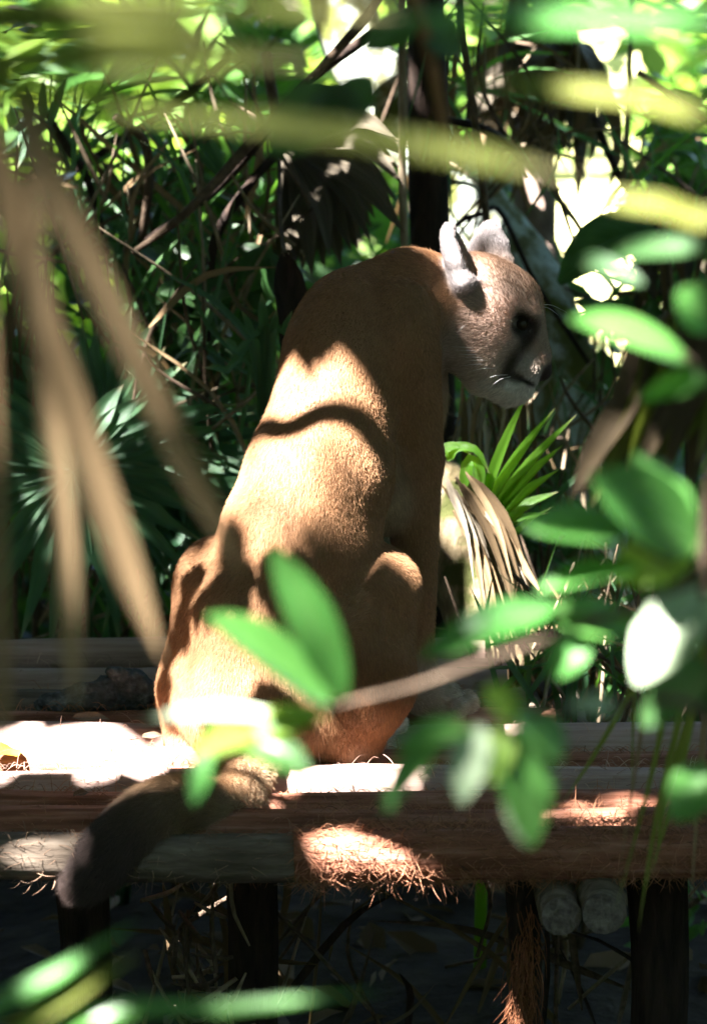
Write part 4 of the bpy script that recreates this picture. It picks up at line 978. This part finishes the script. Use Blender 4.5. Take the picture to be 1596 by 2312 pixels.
twig(s4, [(900, -300), (925, -60), (955, 60), (985, 190), (1006, 310)], -2.6, .011, .006, bark_mat('reddish_stalk', [(.3, (.12, .055, .025)), (.7, (.24, .12, .05))], (10, 10, 10), .7, .3), 'stalk')
twig(s4, [(930, -40), (800, 60), (700, 130)], -2.6, .004, .002)
for b, t, w_ in [((770, 200), (610, 345), 150), ((840, 170), (740, 300), 100), ((940, 40), (820, 110), 90), ((700, 230), (830, 250), 110), ((960, 60), (1040, 120), 90)]:
    fleaf(s4, b, t, w_, L_DARK, -2.6, 0, (.1, -.85, .4))
# hanging dry tan blades
YE = -3.75
dfd = thing('dry_palm_frond', 'blurred tan dry palm blades hanging down past the fan palm', 'palm frond', P(-40, 60, YE))
part('rachis', tube_mesh('rachis', [P(-300, -60, YE), P(-120, 60, YE), P(80, 230, YE)], [.007, .006, .004], L_TAN, 8, 7), dfd)
for p, w_ in [([(50, 215), (85, 350), (200, 590), (330, 870), (450, 1110), (548, 1300)], 72), ([(-60, 110), (0, 400), (75, 660), (175, 960), (285, 1280), (365, 1490)], 76), ([(60, 400), (105, 880), (135, 1100), (155, 1400), (172, 1610)], 50), ([(-30, 600), (-6, 1200), (4, 1500), (6, 1800)], 34), ([(40, 240), (110, 420), (70, 600), (50, 760)], 22)]:
    strap(dfd, p, w_, L_TAN, YE, (.3, -.9, .3), 'dry_blade')
# hanging dead frond on the right, nearer than the leaning trunk
YF = -1.9
L_BROWN2 = leaf_mat('dead_frond_brown', (.045, .032, .018), (.12, .085, .045), (.09, .06, .025), .25, .75, .2, 'dry')
dr = thing('dead_palm_frond', 'blurred brown dead frond hanging behind the glossy green leaves', 'palm frond', P(1640, 620, YF))
part('rachis', tube_mesh('rachis', [P(1800, 400, YF), P(1640, 620, YF), P(1480, 740, YF)], [.014, .012, .008], L_BROWN, 8, 7), dr)
r = random.Random(3)
for i in range(15):
    u = i/14; x0 = 1450+200*u; y0 = 760-130*u
    strap(dr, [(x0, y0), (x0-30+60*u, y0+130), (x0-105+75*u+r.uniform(-15, 15), y0+270), (x0-170+110*u+r.uniform(-20, 20), y0+r.uniform(330, 470))], r.uniform(55, 85), [L_BROWN2, L_BROWN2, L_OLIVE][i % 3], YF+r.uniform(-.06, .06), (r.uniform(-.5, .5), -1, .3), 'leaflet', 'lance')
# hanging grass blades lower right
YG = -1.6
hg = thing('hanging_grass', 'thin blurred olive grass blades hanging in front of the beam ends', 'grass blades', P(1560, 1250, YG))
part('stem', tube_mesh('stem', [P(1760, 1150, YG), P(1640, 1230, YG), P(1520, 1330, YG)], [.006, .005, .003], L_OLIVE, 8, 6), hg)
for i, p in enumerate([[(1560, 1300), (1520, 1500), (1470, 1750), (1388, 2060)], [(1580, 1290), (1545, 1560), (1480, 1850), (1440, 2110)], [(1540, 1320), (1470, 1520), (1440, 1700), (1395, 1990)], [(1600, 1280), (1580, 1500), (1530, 1760), (1460, 2000)],
                     [(1530, 1330), (1455, 1500), (1350, 1690), (1265, 1820)], [(1600, 1270), (1595, 1550), (1575, 1800), (1560, 2050)], [(1520, 1330), (1440, 1450), (1430, 1600), (1425, 1800)], [(1610, 1280), (1560, 1600), (1500, 1800), (1480, 1960)]]):
    strap(hg, p, [18, 20, 14, 22, 16, 20, 12, 20][i], [L_OLIVE, L_OLIVE, L_TAN][i % 3], YG+.05*i, (.4, -.9, .2), 'blade', 'lance')
# grass blades at the bottom edge
YH_ = -3.7
bgs = thing('grass_clump', 'blurred green grass blades poking up at the bottom corner', 'grass', Vector((P(-300, 2700, YH_).x, YH_, GZ)))
for p, w_, m in [([(-300, 2700), (-60, 2330), (150, 2190), (310, 2085)], 60, L_FG), ([(-280, 2720), (0, 2370), (170, 2250), (320, 2150)], 54, L_OLIVE), ([(-260, 2740), (150, 2330), (520, 2280), (870, 2238)], 56, L_FG)]:
    strap(bgs, p, w_, m, YH_, (0, -.5, .85), 'blade', 'lance')
# ================================================================== the canopy overhead that shades the place
# leaves stand wherever they would not close one of the gaps that let the sun through to these spots
LIT = []      # (point, radius)
def lit(px, py, y, rpx, z=None): LIT.append((P(px, py, y) if z is None else PZ(px, py, z), rpx*SC))
for a in [(690, 1010, -.10, 100), (770, 1060, -.10, 110), (640, 1100, -.10, 105), (830, 1130, -.09, 60), (550, 1100, .0, 80), (720, 880, -.05, 70), (630, 910, .0, 65), (800, 880, -.04, 50), (510, 1190, 0.0, 65), (430, 1270, .03, 55), (580, 1010, .02, 70),
          (500, 1510, -.08, 85), (470, 1620, -.08, 80), (550, 1470, -.12, 55), (610, 1340, -.15, 30), (470, 1690, -.08, 50)]: lit(*a)
for a in [(1160, 618, .2, 24), (1112, 505, .28, 22), (1012, 560, .13, 18), (1200, 672, .2, 22), (850, 1050, -.06, 50), (862, 1175, -.05, 36), (1250, 820, 2.0, 50)]: lit(*a)
for px, py, rp in [(0, 1690, 110), (100, 1665, 120), (200, 1670, 120), (290, 1675, 120), (350, 1690, 110), (60, 1735, 80), (180, 1735, 90), (300, 1740, 90), (390, 1720, 60), (700, 1745, 65), (830, 1745, 70), (900, 1750, 50), (740, 1890, 55), (830, 1895, 60), (920, 1910, 60), (980, 1920, 50), (60, 1895, 65), (540, 1780, 60), (520, 1830, 55), (1200, 1840, 40), (1120, 1660, 40)]: lit(px, py, 0, rp, .0)
for a in [(740, 30, 2.3, 130), (790, 110, 2.2, 110), (850, 220, 2.2, 100), (890, 300, 2.2, 60), (1030, 425, 2.2, 45), (1200, 450, 2.9, 70), (1210, 560, 2.9, 60), (100, 1080, .9, 40), (60, 1180, .85, 45), (180, 1160, .85, 40), (250, 1150, .9, 40), (320, 1180, .95, 40), (140, 1260, .8, 40), (470, 960, 1.2, 50), (380, 1000, 1.2, 40), (300, 960, 1.1, 40), (1160, 980, .72, 80), (1230, 960, .70, 80), (1130, 1090, .72, 80), (1060, 1220, .66, 45), (1110, 1320, .62, 40), (905, 420, 1.3, 30), (820, 540, 1.5, 50), (150, 330, 4.4, 190), (80, 260, 4.4, 120), (1430, 900, -1.9, 50)]: lit(*a)
for px, py in [(300, 130), (150, 215), (950, 335), (1200, 50), (1400, 55), (1500, 55)]: lit(px, py, -4.1, 40)
def litline(pts, y, rpx, n):
    q = smooth_path([tuple(p)+(0,) for p in pts], n)
    for a in q: lit(a[0], a[1], y, rpx)
litline([(60, 260), (200, 590), (330, 870), (548, 1300)], -3.75, 10, 5)
SHADE = [(520, 1410, -.10, 34), (620, 1310, -.16, 36), (700, 1310, -.17, 36), (560, 1340, -.12, 30), (820, 1420, -.15, 40), (730, 1400, -.18, 40), (660, 1640, -.18, 36), (650, 1710, -.18, 30), (730, 1530, -.18, 40), (720, 760, .0, 40), (820, 760, .0, 40), (860, 740, .03, 40), (375, 1460, .0, 30), (375, 1570, .0, 30), (450, 1350, .0, 30), (480, 1410, -.05, 32), (430, 1430, .0, 30), (560, 1400, -.12, 30), (1060, 850, .10, 30), (1105, 530, 2.15, 40), (1150, 590, 2.1, 40), (1195, 2120, -.5, 50), (1195, 2230, -.5, 40)]
HALF = [(1030, 590, .13, 110, .20), (1130, 670, .12, 150, .28), (1110, 545, .28, 100, .20), (1080, 740, .11, 70, .2), (600, 1345, -.15, 40, .6), (400, 1380, .02, 50, .6), (120, 1150, .9, 110, .6), (260, 1150, .95, 110, .6), (450, 980, 1.2, 120, .6), (400, 1150, 1.1, 80, .6), (200, 600, -3.75, 40, .6), (1480, 1400, .9, 120, .7), (1350, 1800, -.4, 120, .7), (1035, 1570, .2, 60, .12), (690, 1380, -3.36, 130, .2), (590, 1450, -3.38, 120, .2), (1250, 1430, .9, 110, .5), (1400, 900, -1.9, 60, .5), (1330, 1020, -1.9, 60, .5), (1480, 800, -1.9, 60, .5), (180, 1980, -.56, 60, .5), (330, 1840, -.5, 50, .5)]
HALF += [(a, b, -4.25, 30, .085) for a, b in [(60, 60), (200, 55), (350, 60), (480, 78), (60, 152), (200, 140), (350, 130), (500, 132), (650, 138), (60, 205), (200, 225), (350, 245), (500, 265), (650, 285), (800, 308), (950, 332), (1100, 358), (1230, 385)]]
HALF += [(a, b, -3.75, 30, .055) for a, b in [(75, 320), (140, 470), (210, 610), (270, 740), (330, 870), (390, 990), (450, 1110), (20, 480), (75, 660), (125, 810), (175, 960), (230, 1120), (290, 1290), (340, 1430), (110, 900), (135, 1100), (150, 1300), (165, 1500)]]
for a_, b_, y_, r_, c_ in HALF: lit(a_, b_, y_, r_)
rr_ = random.Random(12)
for i in range(40): lit(rr_.uniform(1100, 1596), rr_.uniform(1350, 1620), rr_.uniform(.5, .9), rr_.uniform(16, 36))
for i in range(150): lit(rr_.uniform(0, 1596), rr_.uniform(0, 1300), rr_.uniform(1.0, 5.0), rr_.uniform(20, 48))
for a in [(590, 1425, -3.37, 50), (1510, 1110, -3.2, 50), (480, 1630, -3.35, 60), (1200, 1850, -3.5, 45), (1060, 1720, -3.5, 45), (1180, 1400, -3.2, 50), (1480, 740, -3.2, 45), (100, 2250, -3.7, 60), (600, 2270, -3.7, 60), (1300, 50, -3.95, 60), (720, 1380, -3.35, 45), (690, 1330, -3.36, 35), (760, 1480, -3.35, 30), (620, 1480, -3.38, 40), (540, 1430, -3.4, 40)]: lit(*a)
g = np.random.default_rng(99)
def field(n, xr, yr, zr, sr):
    cz = g.uniform(*zr, n); gx_ = g.uniform(*xr, n); gy_ = g.uniform(*yr, n)      # where its shadow would fall at z = 0
    return np.stack([gx_+SUN_DIR.x/SUN_DIR.z*cz, gy_+SUN_DIR.y/SUN_DIR.z*cz, cz], 1), g.uniform(*sr, n)
parts_ = [field(15000, (-3.2, 3.2), (-1.3, 3.2), (2.6, 4.6), (.17, .30)), field(5200, (-3.6, 3.6), (3.2, 7.5), (3.2, 5.4), (.26, .44)), field(2600, (-2.6, 2.6), (-5.2, -1.3), (3.4, 5.0), (.24, .40))]
C = np.vstack([q[0] for q in parts_]); LS = np.concatenate([q[1] for q in parts_])
S = np.array(SUN_DIR); keep = np.ones(len(C), bool)
for T_, rad in LIT:
    d = C-np.array(T_); al = d@S; dp = np.linalg.norm(d-al[:, None]*S, axis=1)
    keep &= ~((dp < rad+LS*.18) & (al > 0))
C = C[keep]; LS = LS[keep]
for a, b, y_, rp in SHADE:  # extra leaves added on the sun rays to shade these spots
    n_ = int(5+rp*.16); T_ = np.array(P(a, b, y_)); e1 = np.cross(S, [0, 0, 1.0]); e1 /= np.linalg.norm(e1); e2 = np.cross(S, e1)
    rad = rp*SC*np.sqrt(g.random((n_, 1)))*.6; an = g.uniform(0, 6.283, (n_, 1))
    C = np.vstack([C, T_+S*g.uniform(1.75, 2.6, (n_, 1))+rad*(np.cos(an)*e1+np.sin(an)*e2)]); LS = np.concatenate([LS, g.uniform(.05, .085, n_)])
# a wider canopy, added high out of view to block sky light
gz_ = np.random.default_rng(5); n_ = 4500
uc = np.stack([gz_.uniform(-9, 9, n_), gz_.uniform(-11, 8, n_), gz_.uniform(6.5, 9.0, n_)], 1); ul = gz_.uniform(.4, .8, n_)
ok_ = np.ones(n_, bool)
for T_, rad in LIT:
    d = uc-np.array(T_); al = d@S; ok_ &= ~(np.linalg.norm(d-al[:, None]*S, axis=1) < rad+ul*.45)
fall = uc-(uc[:, 2:3]+.0)/S[2]*S
ok_ &= ~(fall[:, 1] > 5.5)
UC, UL = uc[ok_], ul[ok_]
# half-light: sparse small leaves added very high up, so their shadows blur
for a_, b_, y_, rp, cov in HALF:
    T_ = np.array(P(a_, b_, y_)); R_ = rp*SC+.10; n_ = int(cov*math.pi*R_*R_/(.075*.075*.30)*1.3)
    e1 = np.cross(S, [0, 0, 1.0]); e1 /= np.linalg.norm(e1); e2 = np.cross(S, e1); rad = R_*np.sqrt(gz_.random((n_, 1))); an = gz_.uniform(0, 6.283, (n_, 1))
    UC = np.vstack([UC, T_+S*gz_.uniform(8.5, 9.8, (n_, 1))+rad*(np.cos(an)*e1+np.sin(an)*e2)]); UL = np.concatenate([UL, gz_.uniform(.06, .09, n_)])
L_CAN = leaf_mat('canopy_leaf', (.022, .060, .016), (.05, .11, .03), (.07, .11, .03), .2)
def crown(tree, sel, mat, seed):
    c = C[sel]; L = LS[sel]; n = len(c); g = np.random.default_rng(seed)
    az = g.uniform(0, 6.283, n); x = np.stack([np.cos(az), np.sin(az), g.normal(-.2, .25, n)], 1); x /= np.linalg.norm(x, axis=1)[:, None]
    up = np.stack([g.normal(0, .3, n), g.normal(0, .3, n), np.ones(n)], 1); y = np.cross(up, x); y /= np.linalg.norm(y, axis=1)[:, None]; z = np.cross(x, y)
    tpl = np.array([(-.5, 0, 0), (-.2, .5, .06), (-.2, 0, 0), (-.2, -.5, .06), (.2, .42, .02), (.2, 0, -.05), (.2, -.42, .02), (.5, 0, -.14)])
    fc = [(0, 2, 1), (0, 3, 2), (1, 2, 5, 4), (2, 3, 6, 5), (4, 5, 7), (5, 6, 7)]
    Vv = (c[:, None]+x[:, None]*(tpl[None, :, 0:1]*L[:, None, None])+y[:, None]*(tpl[None, :, 1:2]*L[:, None, None]*.62)+z[:, None]*(tpl[None, :, 2:3]*L[:, None, None])).reshape(-1, 3)
    me = bpy.data.meshes.new('crown'); me.from_pydata(Vv.tolist(), [], [tuple(k+8*i for k in f) for i in range(n) for f in fc]); me.materials.append(mat)
    o = part('crown', me, tree); o['kind'] = 'stuff'
    return o
own = np.where(C[:, 0] < -1.2, 0, 1)
C0, LS0 = C, LS
C, LS = UC, UL
up_t = thing('unseen_shade_tree', 'tall tree added outside the view so that its wide crown shades the platform', 'tree', Vector((-4.6, -2.0, GZ)))
part('trunk', tube_mesh('trunk', [(-4.6, -2.0, GZ), (-4.5, -2, 3), (-4.3, -1.8, 8)], [.28, .2, .12], B_DARK, 12, 12, .04), up_t)
crown(up_t, np.ones(len(C), bool), L_CAN, 4)
C, LS = C0, LS0
crown(leaning, own == 0, L_CAN, 1); crown(dark, own == 1, L_CAN, 2)
def shade_stalk(label, ctrl, rad):
    o = bpy.data.objects.new('branch', tube_mesh('branch', ctrl, rad, B_DARK, 12, 6)); link(o); tag(o, label, 'branch')
# a bough of the dark tree whose shadow bands the puma's back
q = [P(520, 1010, .05), P(640, 965, -.06), P(740, 930, -.07), P(850, 960, -.05), P(960, 1010, .0)]
k = 2.4
part('bough', tube_mesh('bough', [dark.location*0+at(950, -700, 1.85)]+[p+SUN_DIR*k for p in q[::-1]]+[q[0]+SUN_DIR*k+Vector((-.5, -.1, .1))], [.03, .022, .022, .022, .022, .02, .01], B_DARK, 24, 8), dark)
